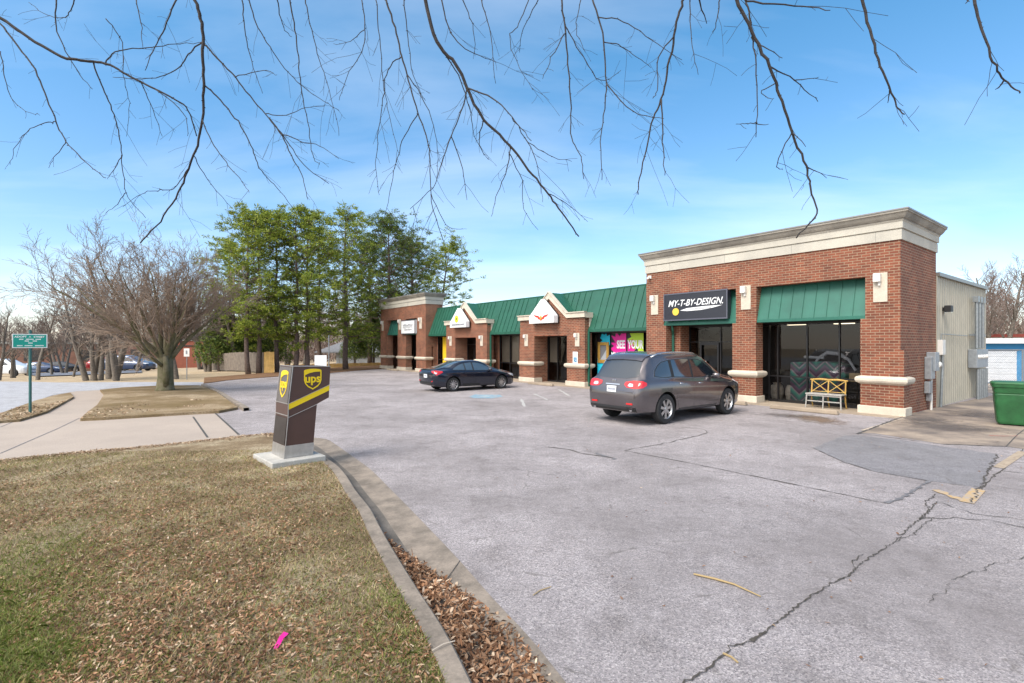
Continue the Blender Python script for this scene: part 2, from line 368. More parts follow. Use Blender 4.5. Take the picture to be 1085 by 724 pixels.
for ax, lo, hi, st in ((0, -12, 3, .4), (1, -2, 12, .4)):
    for q in np.arange(lo, hi, st):
        n = (1, 0, 0) if ax == 0 else (0, 1, 0); c = (q, 0, 0) if ax == 0 else (0, q, 0)
        bmesh.ops.bisect_plane(bm, geom=bm.verts[:] + bm.edges[:] + bm.faces[:], plane_co=c, plane_no=n)
bmesh.ops.triangulate(bm, faces=bm.faces[:])
arr = np.array([v.co[:2] for v in bm.verts]); zz = lawn_z(arr[:, 0], arr[:, 1])
for v, z in zip(bm.verts, zz): v.co.z = z
for f in bm.faces:
    f.normal_update()
    if f.normal.z < 0: f.normal_flip()
r = bmesh.ops.extrude_edge_only(bm, edges=[e for e in bm.edges if e.is_boundary])
for g in r['geom']:
    if isinstance(g, bmesh.types.BMVert): g.co.z = -.06
me = bpy.data.meshes.new('lawn'); bm.to_mesh(me); bm.free(); me.materials.append(MATS['turf_lawn']); o = bpy.data.objects.new('lawn', me); COL.objects.link(o); struct(o)

# parking lot
lot = [G(*p) for p in ((253, 461), (226.7, 436.7), (240, 434), (254, 432), (229.5, 416), (213, 407.8), (216, 405.8), (240, 402.5), (270, 400.5), (300, 398.5), (350, 395.3), (380, 392.7), (403, 391.2))]
lot += [(-9, 47), (24, 40), (60, 20), (60, -12), (7, -12)] + [tuple(p) for p in gos[::-1]] + [le[4]]
sheet('parking_lot', lot, 'asphalt', 0)
drive = [G(*p) for p in ((253, 461), (226.7, 436.7), (240, 434), (256, 432), (229.5, 415), (213, 410.2), (150, 411), (105, 413.2), (80, 415), (57, 419), (30, 428), (0, 441))]
d0 = G(0, 441); drive += [(d0[0] - 18, d0[1] - 7.5), (le0[0], le0[1] - 1)] + [(x, y - .15) for x, y in le[:5]]
sheet('driveway', drive, 'concrete_drive', .004)
street = [G(*p) for p in ((0, 441), (30, 428), (56, 419), (80, 415), (150, 411), (213, 409), (216, 405.2), (155, 405.0), (60, 405.5), (36, 404.8), (0, 404.5), (-80, 404.5))]
street += [(d0[0] - 60, d0[1] + 2), (d0[0] - 40, d0[1] - 17), (d0[0] - 18, d0[1] - 7.5)]
sheet('street', street, 'asphalt_street', .0075)
# far car park and its drive
fp = [P(40, 45), P(150, 47), P(150, 62), P(25, 66)]
mb = MB(); n = 14
for j in range(n + 1):
    for i in range(n + 1):
        a = [fp[0][k] + (fp[1][k] - fp[0][k]) * i / n for k in (0, 1)]; b = [fp[3][k] + (fp[2][k] - fp[3][k]) * i / n for k in (0, 1)]
        x, y = a[0] + (b[0] - a[0]) * j / n, a[1] + (b[1] - a[1]) * j / n; mb.v.append((x, y, float(H(x, y)) + .03))
for j in range(n):
    for i in range(n): q = j * (n + 1) + i; mb.f.append((q, q + 1, q + n + 2, q + n + 1)); mb.m.append(0)
struct(mb.build('far_car_park', mat('asphalt_far', (.17, .18, .21), .8, 0, .2, 1), smooth=True))
# islands (real raised beds)
isl = [G(*p, z=.08) for p in ((85, 443.5), (110, 442.4), (199, 437), (232, 435.3), (252, 431.5), (228, 414.5), (211, 408.3), (170, 408.5), (130, 410.5), (106, 413), (110.6, 417.5), (103, 429), (92, 437))]
sheet('grass_island', isl, 'turf_island', .08, side=.1)
isl2 = [G(*p, z=.07) for p in ((-60, 455), (0, 446), (20.7, 444.5), (50, 435.7), (78, 420.5), (74.6, 416), (60, 418.7), (38.7, 424), (0, 438), (-60, 449))]
sheet('verge', isl2, 'turf_island', .07, side=.09)
# island kerb along the lot side
c = [G(*p, z=.1) for p in ((258, 432.5), (252, 428.5), (240, 421.5), (229.5, 414.7), (213, 407.2))]
A_ = np.array(smooth_curve(c, 5)); B_ = np.array(offset([tuple(a) for a in A_], .16)); mb = MB(); strip(mb, A_, B_, .1, .1); strip(mb, A_, A_, .1, -.02); strip(mb, B_, B_, .1, -.02); struct(mb.build('island_kerb', 'concrete_kerb'))
straw = [G(*p, z=.03) for p in ((216, 406), (226, 404.9), (240, 402.8), (270, 400.5), (300, 398.4), (350, 395), (380, 392.4), (403, 390.6))] + [(-9, 50), (-14.5, 50), (-17.6, 38), (-19.2, 31.5)]
sheet('pine_straw_bed', straw, 'pine_straw', .03, side=.08)
apron = [G(*p) for p in ((912, 459), (953, 443.6), (958, 441.6))] + [(14.1, 16.8), (20.1, 21.0), (26, 30), (46, 30), (46, 4), G(1140, 481), G(1085, 476), G(1066, 473), G(998, 470.6), G(928, 459.5)]
sheet('concrete_apron', apron, 'concrete_apron', .004)
def jagp(P0, d=.12, j=.016):
    out = []
    for a, b in zip(P0, P0[1:] + P0[:1]):
        n = max(1, int(math.hypot(b[0] - a[0], b[1] - a[1]) / d))
        for k in range(n): out.append((a[0] + (b[0] - a[0]) * k / n + random.gauss(0, j), a[1] + (b[1] - a[1]) * k / n + random.gauss(0, j)))
    return out
sheet('asphalt_patch', jagp([G(*p) for p in ((861.4, 475), (894, 462), (905.5, 461.3), (955, 466.5), (1000, 473.5), (1058, 481.5), (1049, 497), (1038.6, 517), (1010, 513.5), (984.5, 510), (926, 500), (894, 490))]), 'asphalt_patch', .004)

def line_strip(name, pix, w, m, z=.008, jag=0, sub=1, lab=None, z0=0):
    pts = [np.array(G(*p, z=z0)) for p in pix]; q = []
    for a, b in zip(pts[:-1], pts[1:]):
        n = max(1, int(np.linalg.norm(b - a) / sub))
        for k in range(n): q.append(a + (b - a) * k / n)
    q.append(pts[-1]); mb = MB(); o = 0
    for i, p in enumerate(q):
        t = q[min(i + 1, len(q) - 1)] - q[max(i - 1, 0)]; t = t / (np.linalg.norm(t) + 1e-9); nrm = np.array((-t[1], t[0]))
        j = random.gauss(0, jag) if 0 < i < len(q) - 1 else 0; ww = w * (random.uniform(.3, 1.5) if jag else 1) / 2
        p = p + nrm * j; mb.v += [(*(p + nrm * ww), z), (*(p - nrm * ww), z)]
    for i in range(len(q) - 1): mb.f.append((2 * i, 2 * i + 1, 2 * i + 3, 2 * i + 2)); mb.m.append(0)
    return struct(mb.build(name, m))
mat('crack', (.085, .072, .058), .95, 0, .4, 20); mat('joint', (.07, .065, .06), .95); mat('seal', (.19, .18, .185), .8, 0, .4, 15); mat('worn_yellow', (.46, .28, .09), .8, 0, .45, 14, col2=(.34, .30, .27))
mat('worn_blue', (.10, .24, .33), .8, 0, .5, 5, col2=(.32, .33, .34)); mat('worn_white', (.42, .40, .37), .8, 0, .3, 5, col2=(.35, .34, .33))
line_strip('asphalt_crack', [(700, 745), (728, 723), (749, 709.6), (768, 694), (775, 687), (796, 680), (809, 671), (822, 660), (836, 649.6), (860, 632.6), (880, 620), (899, 611), (910, 600), (926, 588.7), (948, 575), (962, 560), (974.4, 551), (984, 543), (993, 532)], .012, 'crack', jag=.010, sub=.03)
line_strip('asphalt_crack', [(796, 680), (803, 676), (812, 670)], .03, 'crack', .0072, jag=.015, sub=.05)
line_strip('asphalt_crack', [(974, 551), (1010, 548), (1050, 553), (1090, 560)], .014, 'crack', jag=.03, sub=.1)
line_strip('asphalt_crack', [(993, 532), (1030, 545), (1085, 552)], .012, 'crack', jag=.03, sub=.1)
line_strip('asphalt_crack', [(974, 551), (985, 541), (980, 533), (991, 524)], .012, 'crack', .0085, jag=.012, sub=.05)
line_strip('asphalt_crack', [(948, 575), (966, 568), (978, 556), (990, 549)], .010, 'crack', .0086, jag=.012, sub=.05)
line_strip('asphalt_crack', [(899, 611), (906, 603), (903, 596), (915, 588)], .008, 'crack', .0086, jag=.01, sub=.04)
line_strip('asphalt_crack', [(985, 640), (1020, 610), (1050, 600), (1090, 590)], .006, 'crack', .0086, jag=.015, sub=.05)
line_strip('asphalt_crack', [(480, 500), (540, 497), (590, 505), (640, 500)], .006, 'crack', .0086, jag=.02, sub=.08)
line_strip('asphalt_crack', [(661.7, 478), (700, 471), (735, 463), (750, 459), (745, 455), (722, 453)], .018, 'crack', jag=.03, sub=.15)
line_strip('asphalt_crack', [(578, 474), (600, 477), (632, 483), (650, 486)], .025, 'crack', jag=.03, sub=.15)
line_strip('asphalt_crack', [(632, 480), (640, 484), (652, 487)], .10, 'seal', .0065, jag=.03, sub=.1)
line_strip('pavement_joint', [(661.7, 478), (700, 485), (760, 497), (840, 513.5), (939, 534)], .022, 'crack', jag=.006, sub=.12)
line_strip('pavement_joint', [(939, 533.5), (960, 526), (984, 510)], .05, 'seal', .0085, jag=.012, sub=.06)
line_strip('pavement_joint', [(861.4, 475), (894, 490), (926, 500), (984.5, 510)], .014, 'crack', .0075, jag=.004, sub=.2)
line_strip('pavement_joint', [(1058, 481.5), (1049, 497), (1038.6, 517), (1029, 533)], .022, 'crack', .0095, jag=.02, sub=.06)
line_strip('pavement_joint', [(1084, 476), (1070, 492), (1050, 507), (1030, 533)], .02, 'crack', .0065, jag=.01, sub=.1)
line_strip('pavement_joint', [(908, 460), (950, 444.3)], .06, 'joint', .0085, jag=.008, sub=.1)
line_strip('pavement_joint', [(912, 459.6), (998, 471.2), (1066, 473.6), (1110, 478)], .03, 'crack', .0085, jag=.012, sub=.1)
line_strip('pavement_joint', [(1066, 473.6), (1078, 461), (1090, 452)], .02, 'joint', .0085)
line_strip('pavement_joint', [(1060, 499), (1085, 502)], .02, 'crack', .0085, jag=.01, sub=.15)
line_strip('driveway_joint', [(204.6, 442), (220, 464)], .045, 'joint', .009); line_strip('driveway_joint', [(226.7, 437), (240, 449), (253, 461)], .05, 'joint', .009)
line_strip('driveway_joint', [(84, 443.5), (60, 455), (0, 481)], .025, 'seal', .009); line_strip('driveway_joint', [(20, 445), (0, 453)], .025, 'seal', .009)
line_strip('painted_line', [(1037, 519), (1024, 533)], .15, 'worn_yellow', .0078); line_strip('painted_line', [(991, 519.5), (1021, 531)], .10, 'worn_yellow', .0082, jag=.01, sub=.06)
line_strip('painted_line', [(1084, 479), (1058, 496)], .14, mat('worn_tan', (.40, .31, .22), .8, 0, .3, 9), .0078)
line_strip('painted_line', [(914, 456.5), (958, 443.2)], .08, mat('worn_cream', (.52, .42, .32), .8, 0, .3, 9), .0084)
for a, b in (((556, 431), (552, 423)), ((580, 424), (566, 417.5)), ((603, 419.5), (592, 413))): line_strip('painted_line', [a, b], .10, 'worn_white', .006, jag=.01, sub=.3)
sheet('accessible_bay_marking', [G(*p) for p in ((497, 420.6), (503, 418.2), (530, 418.6), (532.7, 420.6), (521, 422.4), (502, 422.2))], 'worn_blue', .006)
sheet('accessible_bay_marking', [G(*p) for p in ((508, 420.8), (512, 419.3), (521, 419.2), (518, 420.6), (522, 421.4))], mat('worn_paleblue', (.33, .42, .46), .8, 0, .3, 9), .009)
sheet('oil_stain', [G(*p) for p in ((838, 441), (850, 438.5), (862, 440), (880, 443.5), (884, 447), (872, 449), (850, 446))], mat('stain', (.20, .16, .135), .9, 0, .5, 6, col2=(.33, .31, .30)), .005)
def stain_mat(name, col, amt):
    m, t, b = nt(name); tc = t.nodes.new('ShaderNodeTexCoord'); v = tc.outputs['Object']; ln = t.nodes.new('ShaderNodeVectorMath'); ln.operation = 'LENGTH'; t.links.new(v, ln.inputs[0]); n = tex(t, 'ShaderNodeTexNoise', 3.2, v, Detail=8, Roughness=.75)
    a = t.nodes.new('ShaderNodeMath'); a.operation = 'SUBTRACT'; t.links.new(n.outputs['Fac'], a.inputs[0]); k = t.nodes.new('ShaderNodeMath'); k.operation = 'MULTIPLY'; k.inputs[1].default_value = .42; t.links.new(ln.outputs['Value'], k.inputs[0]); t.links.new(k.outputs[0], a.inputs[1])
    f = ramp(t, [(.14, (0, 0, 0)), (.42, (amt,) * 3)], a.outputs[0]); b.inputs['Base Color'].default_value = (*col, 1); b.inputs['Roughness'].default_value = .85; t.links.new(f, b.inputs['Alpha']); MATS[name] = m
stain_mat('oil_dark', (.11, .092, .085), .6); stain_mat('rust_brown', (.20, .13, .085), .7)
for px_, py_, sx_, sy_, m_ in ((690, 442, 1.3, .8, 'oil_dark'), (655, 431, 1.1, .6, 'rust_brown'), (868, 445, 1.2, .8, 'rust_brown'), (838, 441, 1.2, .7, 'oil_dark'), (745, 436, 1.4, .7, 'oil_dark'), (1000, 452, 1.5, 1.2, 'oil_dark'), (1045, 440, 1.4, 1.6, 'oil_dark'), (980, 445, 1.1, .9, 'oil_dark')):
    x_, y_ = G(px_, py_); mb = MB(); mb.add([(1.25 * cos(a), 1.25 * sin(a), 0) for a in np.linspace(0, 2 * pi, 25)[:-1]], [tuple(range(24))]); o = mb.build('ground_stain', m_, loc=(x_, y_, .0112 + random.random() * .0015), rotz=random.random() * 6); o.scale = (sx_, sy_, 1); struct(o)
line_strip('spray_mark', [(1048, 461.8), (1062, 462.6), (1078, 462.3)], .03, mat('spray_red', (.55, .14, .10), .8), .009, jag=.004, sub=.15)

# ------------------------------------------------------------------ scatter: leaves and grass
def vnoise(x, y, s, seed=0):
    x = x * s + seed * 17.3; y = y * s + seed * 9.1; xi = np.floor(x).astype(int); yi = np.floor(y).astype(int); fx = x - xi; fy = y - yi
    h = lambda a, b: (np.sin(a * 127.1 + b * 311.7 + seed) * 43758.5453) % 1
    fx = fx * fx * (3 - 2 * fx); fy = fy * fy * (3 - 2 * fy)
    return (h(xi, yi) * (1 - fx) + h(xi + 1, yi) * fx) * (1 - fy) + (h(xi, yi + 1) * (1 - fx) + h(xi + 1, yi + 1) * fx) * fy
def fbm(x, y, s, seed=0): return (vnoise(x, y, s, seed) + .5 * vnoise(x, y, s * 2.1, seed + 1) + .25 * vnoise(x, y, s * 4.3, seed + 2)) / 1.75
def lawn_pts(n, y0, y1, power=1.6):
    y = y0 + (y1 - y0) * np.random.rand(n) ** power; x = (np.random.rand(n) * 1.15 - 1.1) * (y * 1.05 + .6)
    m = inside(x, y, lawn_poly); return x[m], y[m]
def leaves(x, y, z, ln, wd, lift=.012, tilt=.35):
    n = len(x); a = np.random.rand(n) * 2 * pi; L = ln * (.55 + .9 * np.random.rand(n)); W = wd * (.5 + np.random.rand(n)); ti = np.random.randn(n) * tilt
    u = np.stack([np.cos(a) * np.cos(ti), np.sin(a) * np.cos(ti), np.sin(ti)], 1); ro = np.random.randn(n) * tilt * 1.3
    w = np.stack([-np.sin(a) * np.cos(ro), np.cos(a) * np.cos(ro), np.sin(ro)], 1)
    c = np.stack([x, y, z + lift * (.3 + np.random.rand(n))], 1); up = np.array([0, 0, 1.]) * (wd * .35 * np.random.randn(n))[:, None]
    return np.stack([c - u * L[:, None] / 2, c - u * L[:, None] * .12 + w * W[:, None] / 2 + up, c + u * L[:, None] * .2 + w * W[:, None] * .42 + up, c + u * L[:, None] / 2, c + u * L[:, None] * .2 - w * W[:, None] * .42 + up, c - u * L[:, None] * .12 - w * W[:, None] / 2 + up], 1)
x, y = lawn_pts(95000, 1.6, 9.5, 1.5); d = fbm(x, y, .8, 3); k = np.random.rand(len(x)) < np.clip((d - .33) * 4.4 * np.clip(1.5 - (y - 3) * .12, .7, 1.5), .07, 1) * np.clip((10.5 - y) / 6, .15, 1)
x, y = x[k], y[k]; V = leaves(x, y, lawn_z(x, y), .043, .0115, .016)
tag(np_mesh('fallen_leaves', V, 6, 'leaf'), 'brown fallen leaves scattered thickly over the foreground lawn', 'leaves', kind='stuff')
def blades(x, y, z, h, w):
    n = len(x); a = np.random.rand(n) * 2 * pi; hh = h * (.5 + np.random.rand(n)); lean = np.random.randn(n, 2) * .75 * hh[:, None]
    b = np.stack([np.cos(a), np.sin(a), 0 * a], 1) * w; c = np.stack([x, y, z], 1); t = c + np.concatenate([lean, hh[:, None]], 1); mm = c + np.concatenate([lean * .35, hh[:, None] * .6], 1)
    return np.stack([c - b, c + b, mm + b * .8, t, mm - b * .8], 1)
x, y = lawn_pts(260000, 1.8, 9.5, 1.8); g = fbm(x, y, .55, 11) + .34 * np.exp(-((x + 3.0) ** 2 / .35 + (y - 3.1) ** 2 / .22)) - .035 * (y - 4)
k = (g > .68 + np.random.randn(len(x)) * .12) | (np.random.rand(len(x)) < .24); xg, yg = x[k], y[k]; hg = .026 + .035 * np.clip(g[k] - .6, 0, .4) / .3
tag(np_mesh('green_grass', blades(xg, yg, lawn_z(xg, yg), hg, .0022), 5, 'blade'), 'short green grass growing in patches through the lawn', 'grass', kind='stuff')
kd = ~k & (np.random.rand(len(x)) < np.clip(.35 + (y - 3) * .16, .3, 1)); xd, yd = x[kd], y[kd]
tag(np_mesh('dry_grass', blades(xd, yd, lawn_z(xd, yd), np.full(len(xd), .030), .0019), 5, 'blade_dry'), 'straw coloured dormant grass covering the foreground lawn', 'grass', kind='stuff')
# leaves lying in the gutter
n = 24000; i = np.random.rand(n); idx = i * (KN - 1) * .62 + 14; i0 = np.clip(idx.astype(int), 0, KN - 2); fr = (idx - i0)[:, None]
a = krs[i0] * (1 - fr) + krs[i0 + 1] * fr; b = gos[i0] * (1 - fr) + gos[i0 + 1] * fr; u = np.random.rand(n) ** 1.25
wid = np.clip((5.6 - a[:, 1]) / 2.6, .0, 1) * .92 + .04 * np.random.randn(n); k = u < wid; a, b, u, wid = a[k], b[k], u[k], wid[k]; p = a + (b - a) * u[:, None]
hz = .055 * np.clip(1 - (u / (wid + .01)) ** 2, 0, 1) * np.random.rand(len(u))
tag(np_mesh('gutter_leaves', leaves(p[:, 0], p[:, 1], -.015 + hz, .06, .018, .014, .45), 6, 'leaf'), 'drift of brown oak leaves lying in the concrete gutter', 'leaves', kind='stuff')
# litter at the kerb and on the beds
x = []; y = []
for s_, nn, sd in ((lawn_edge, 3000, .12),):
    for _ in range(nn):
        j = random.randrange(1, len(s_) - 1); t = random.random(); a, b = s_[j], s_[j + 1]; x.append(a[0] + (b[0] - a[0]) * t + random.gauss(0, sd)); y.append(a[1] + (b[1] - a[1]) * t + random.gauss(-.15, sd))
x = np.array(x); y = np.array(y); m_ = inside(x, y, lawn_poly)
n = 9000; q = np.random.rand(n, 2); ix = isl[0][0] - 1 + q[:, 0] * 12; iy = 13 + q[:, 1] * 14; mm = inside(ix, iy, isl) & (fbm(ix, iy, .45, 5) > .5); ix, iy = ix[mm], iy[mm]
jx = -16 + q[:, 0] * 6.5; jy = 12 + q[:, 1] * 10; mm = inside(jx, jy, isl2); jx, jy = jx[mm][:1200], jy[mm][:1200]
V = np.concatenate([leaves(x[m_], y[m_], lawn_z(x[m_], y[m_]), .06, .018), leaves(ix, iy, np.full(len(ix), .08), .09, .035), leaves(jx, jy, np.full(len(jx), .07), .08, .03)])
tag(np_mesh('leaf_litter', V, 6, 'leaf_tan'), 'tan leaf litter on the beds beside the driveway', 'leaves', kind='stuff')
# a few leaves and grit on the asphalt
n = 420; x = np.random.rand(n) * 14 - 2; y = 3 + np.random.rand(n) ** 1.5 * 16; m_ = ~inside(x, y, lawn_poly) & (x > .55 + np.clip(5 - y, 0, 5) * 0.1 - (y - 4) * .45)
tag(np_mesh('scattered_leaves', leaves(x[m_], y[m_], np.full(m_.sum(), .006), .035, .014, .006, .15), 6, 'leaf'), 'a few brown leaves scattered over the parking lot asphalt', 'leaves', kind='stuff')

# ------------------------------------------------------------------ building frame
ANG = R(-52.7); E_ = (cos(ANG), sin(ANG)); V_ = (-sin(ANG), cos(ANG)); C0 = (11.3236, 14.5909)
def bw(s, t, z=0): return (C0[0] - s * E_[0] + t * V_[0], C0[1] - s * E_[1] + t * V_[1], z)
bld = thing('strip_mall', 'long single storey brick strip mall with green metal roofs and white cornices', 'shop building', (C0[0], C0[1], 0), ANG)
def BX(mb, s0, s1, t0, t1, z0, z1): return mb.box(-s1, -s0, t0, t1, z0, z1)
def pier(segs, t1=.5, base=None, band=True, t0=0):
    mb = MB()
    for (s0, s1, z0, z1) in segs: BX(mb, s0, s1, t0, t1, z0, z1)
    o = mb.build('brick_pier', 'brick', bld)
    a, b = segs[0][0], segs[0][1]
    mb = MB(); BX(mb, a - .06, b + .06, t0 - .07, t1 + .03, .005, .25); mb.build('stone_base', 'limestone', o, bevel=.015)
    if band:
        mb = MB(); prof = [(.0, .90), (.03, .92), (.09, .96), (.115, 1.01), (.115, 1.08), (.09, 1.12), (0, 1.15)]; rings = []
        for q, z in prof:
            rings.append([(-(a - q), t0 - q, z), (-(b + q), t0 - q, z), (-(b + q), t1 + q, z), (-(a - q), t1 + q, z)])
        for r1, r2 in zip(rings[:-1], rings[1:]):
            for j in range(4): mb.add([r1[j], r1[(j + 1) % 4], r2[(j + 1) % 4], r2[j]], [(3, 2, 1, 0)])
        mb.build('stone_band', 'limestone', o)
    return o
def cornice(s0, s1, t0, t1):
    prof = [(0, 5.15), (.04, 5.15), (.04, 5.44), (.02, 5.45), (.02, 5.465), (.07, 5.475), (.07, 5.66), (.10, 5.70), (.10, 5.73), (.13, 5.75), (.165, 5.80), (.20, 5.87), (.215, 5.90), (.24, 5.905), (.24, 5.955)]
    mb = MB(); rings = []
    for q, z in prof: rings.append([(-(s0 - q), t0 - q, z), (-(s1 + q), t0 - q, z), (-(s1 + q), t1 + q, z), (-(s0 - q), t1 + q, z)])
    for r1, r2 in zip(rings[:-1], rings[1:]):
        mb.cur = 1 if r1[0][2] > 5.69 else 0
        for j in range(4): mb.add([r1[j], r1[(j + 1) % 4], r2[(j + 1) % 4], r2[j]], [(3, 2, 1, 0)])
    o = mb.build('cornice', ['cornice_stucco', 'cornice_weathered'], bld); mb = MB(); BX(mb, s0 - .255, s1 + .255, t0 - .255, t1 + .255, 5.957, 6.01); mb.build('metal_cap', 'capping', o, bevel=.01)
    k = s0 + .6
    while k < s1: BX(MB(), k, k + .008, t0 - .0435, t0 - .0395, 5.16, 5.44).build('joint', 'capping', o); k += 2.4
def awning(s0, s1, n):
    T0, Z0, T1, Z1 = .38, 4.15, .06, 2.98; mb = MB()
    mb.add([(-s0, T0, Z0), (-s1, T0, Z0), (-s1, T1, Z1), (-s0, T1, Z1), (-s0, .5, Z0), (-s1, .5, Z0), (-s1, .5, Z1), (-s0, .5, Z1)], [(0, 3, 2, 1), (0, 4, 7, 3), (1, 2, 6, 5)])
    for i in range(1, n):
        s = s0 + (s1 - s0) * i / n; mb.add([(-s - .012, T0 - .03, Z0), (-s + .012, T0 - .03, Z0), (-s + .012, T1 - .03, Z1), (-s - .012, T1 - .03, Z1), (-s - .012, T0, Z0), (-s + .012, T0, Z0), (-s + .012, T1, Z1), (-s - .012, T1, Z1)],
                                                [(0, 3, 2, 1), (0, 4, 7, 3), (1, 2, 6, 5), (2, 3, 7, 6)])
    BX(mb, s0, s1, T1 - .03, .5, 2.88, 2.98)
    return mb.build('awning', 'green_awning', bld)
def storefront(s0, s1, t, z1, mull, trans, door=None, blinds=(), z0=.03, name='window', fw=.045):
    mb = MB()
    for m in mull: BX(mb, m - fw / 2, m + fw / 2, t - .05, t + .05, z0, z1)
    BX(mb, s0 - fw, s0, t - .05, t + .05, z0, z1); BX(mb, s1, s1 + fw, t - .05, t + .05, z0, z1)
    edges = [s0] + sorted(mull) + [s1]
    for a, b in zip(edges[:-1], edges[1:]):
        for q in trans: BX(mb, a, b, t - .045, t + .045, q - .022, q + .022)
    BX(mb, s0, s1, t - .05, t + .05, z0 - .02, z0 + .08); BX(mb, s0, s1, t - .05, t + .05, z1 - .06, z1)
    o = mb.build(name, 'frame_black', bld); mb = MB(); mb.add([(-s0, t, z0 + .08), (-s1, t, z0 + .08), (-s1, t, z1 - .06), (-s0, t, z1 - .06)], [(0, 3, 2, 1)]); mb.build('pane', 'shop_glass', o)
    for (a, b, za, zb) in blinds:
        mb = MB(); k = a
        while k < b - .01: mb.add([(-k, t + .12, za), (-k - .085, t + .09, za), (-k - .085, t + .09, zb), (-k, t + .12, zb)], [(0, 3, 2, 1), (0, 1, 2, 3)]); k += .08
        mb.build('blind', 'blind', o)
    return o
def tower(s0, s1, piersegs, bays, tback, right=False):
    for sg in piersegs: pier(sg)
    mb = MB(); BX(mb, s0, s1, 0, .5, 4.15, 5.15)          # spandrel
    BX(mb, s0, s0 + .3, .63, tback, 0, 5.15); BX(mb, s1 - .3, s1, .5, tback, 0, 5.15); BX(mb, s0 + .3, s1 - .3, tback - .25, tback, 2.94, 5.15)
    BX(mb, s0, s0 + .3, .5, .63, 1.93, 5.15); BX(mb, s0 + .25, s0 + .45, .5, .63, 0, 1.93)
    mb.build('brick_wall', 'brick', bld)
    # brick rowlock courses
    cornice(s0, s1, 0, tback)
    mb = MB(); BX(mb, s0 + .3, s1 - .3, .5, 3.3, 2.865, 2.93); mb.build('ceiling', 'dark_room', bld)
    mb = MB(); BX(mb, s0 + .02, s1 - .02, .02, tback - .02, 5.6, 5.7); mb.build('flat_roof', 'capping', bld)
tower(.08, 9.1, [[(0, 1.09, 0, 1.93), (.08, 1.09, 1.93, 2.88), (.08, .96, 2.88, 4.15)], [(4.32, 5.2, 0, 2.88), (4.30, 5.06, 2.88, 4.15)], [(8.1, 9.1, 0, 2.88), (8.22, 9.1, 2.88, 4.15)]], None, 3.6)
awning(.96, 4.30, 9); awning(5.06, 8.22, 8)
tower(29.4, 37.9, [[(29.4, 30.97, 0, 2.88), (29.4, 30.85, 2.88, 4.15)], [(32.8, 34.35, 0, 2.88), (32.9, 34.3, 2.88, 4.15)], [(36.4, 37.9, 0, 2.88), (36.5, 37.9, 2.88, 4.15)]], None, 1.45)
BX(MB(), 37.6, 37.9, 1.45, 3.6, 0, 4.36).build('brick_wall', 'brick', bld)
BX(MB(), 29.4, 37.6, 1.45, 3.6, 4.3, 4.36).build('flat_roof', 'capping', bld)
awning(30.85, 32.9, 5); awning(34.3, 36.5, 6)
# storefronts of the two towers
storefront(1.14, 4.27, .95, 2.86, [1.99, 2.99, 3.98], [.95])
for q_ in ((7.75, 8.22, .5, 1.15), (34.8, 35.5, .9, 1.2)): BX(MB(), *q_, 0, 2.86).build('brick_wall', 'brick', bld)
o = storefront(5.25, 7.7, 1.15, 2.86, [6.31], [2.2])
mb = MB()
for a, b in ((6.36, 6.43), (7.13, 7.21)): BX(mb, a, b, 1.05, 1.09, .1, 2.17)
BX(mb, 6.43, 7.13, 1.05, 1.09, .1, .28); BX(mb, 6.43, 7.13, 1.05, 1.09, 2.07, 2.17)
d = mb.build('door', 'frame_black', bld); mb = MB(); mb.tube([(-7.0, 1.02, .9), (-7.0, .99, .92), (-7.0, .99, 1.2), (-7.0, 1.02, 1.22)], .012); BX(mb, 6.9, 7.1, 1.035, 1.05, 1.3, 1.42); mb.build('handle', 'chrome', d)
storefront(31.0, 32.75, 1.1, 2.86, [31.9], [2.2], name='door'); storefront(35.55, 36.35, .95, 2.86, [], [.95]); storefront(34.38, 34.78, .95, 2.86, [], [.95])
# mansard roofs
def mansard(s0, s1, n, left=.0, right=.0):
    T0, Z0, T1, Z1 = 1.0, 4.82, .25, 2.84; mb = MB()
    mb.add([(-s0, T0, Z0), (-s1, T0, Z0), (-s1, T1, Z1), (-s0, T1, Z1)], [(0, 3, 2, 1)])
    for i in range(1, n):
        s = s0 + (s1 - s0) * i / n; mb.add([(-s - .012, T0 - .03, Z0 + .01), (-s + .012, T0 - .03, Z0 + .01), (-s + .012, T1 - .03, Z1), (-s - .012, T1 - .03, Z1), (-s - .012, T0, Z0), (-s + .012, T0, Z0), (-s + .012, T1, Z1), (-s - .012, T1, Z1)],
                                                [(0, 3, 2, 1), (0, 4, 7, 3), (1, 2, 6, 5), (2, 3, 7, 6)])
    BX(mb, s0, s1, T0 - .02, T0 + .25, Z0 - .02, Z0 + .05); BX(mb, s0, s1, T1 - .03, T1 + .05, Z1 - .13, Z1 + .01)
    o = mb.build('green_roof', 'green_roof', bld)
    mb = MB(); BX(mb, s0, s1, T0 + .2, 3.6, 4.4, 4.5); BX(mb, s0, s1, T1 + .05, 1.6, Z1 - .16, Z1 - .10); mb.build('soffit', 'frame_black', o)
mansard(9.1, 12.8, 9); mansard(17.93, 21.26, 8); mansard(26.3, 29.4, 8); mansard(12.8, 17.93, 12); mansard(21.26, 26.3, 12)
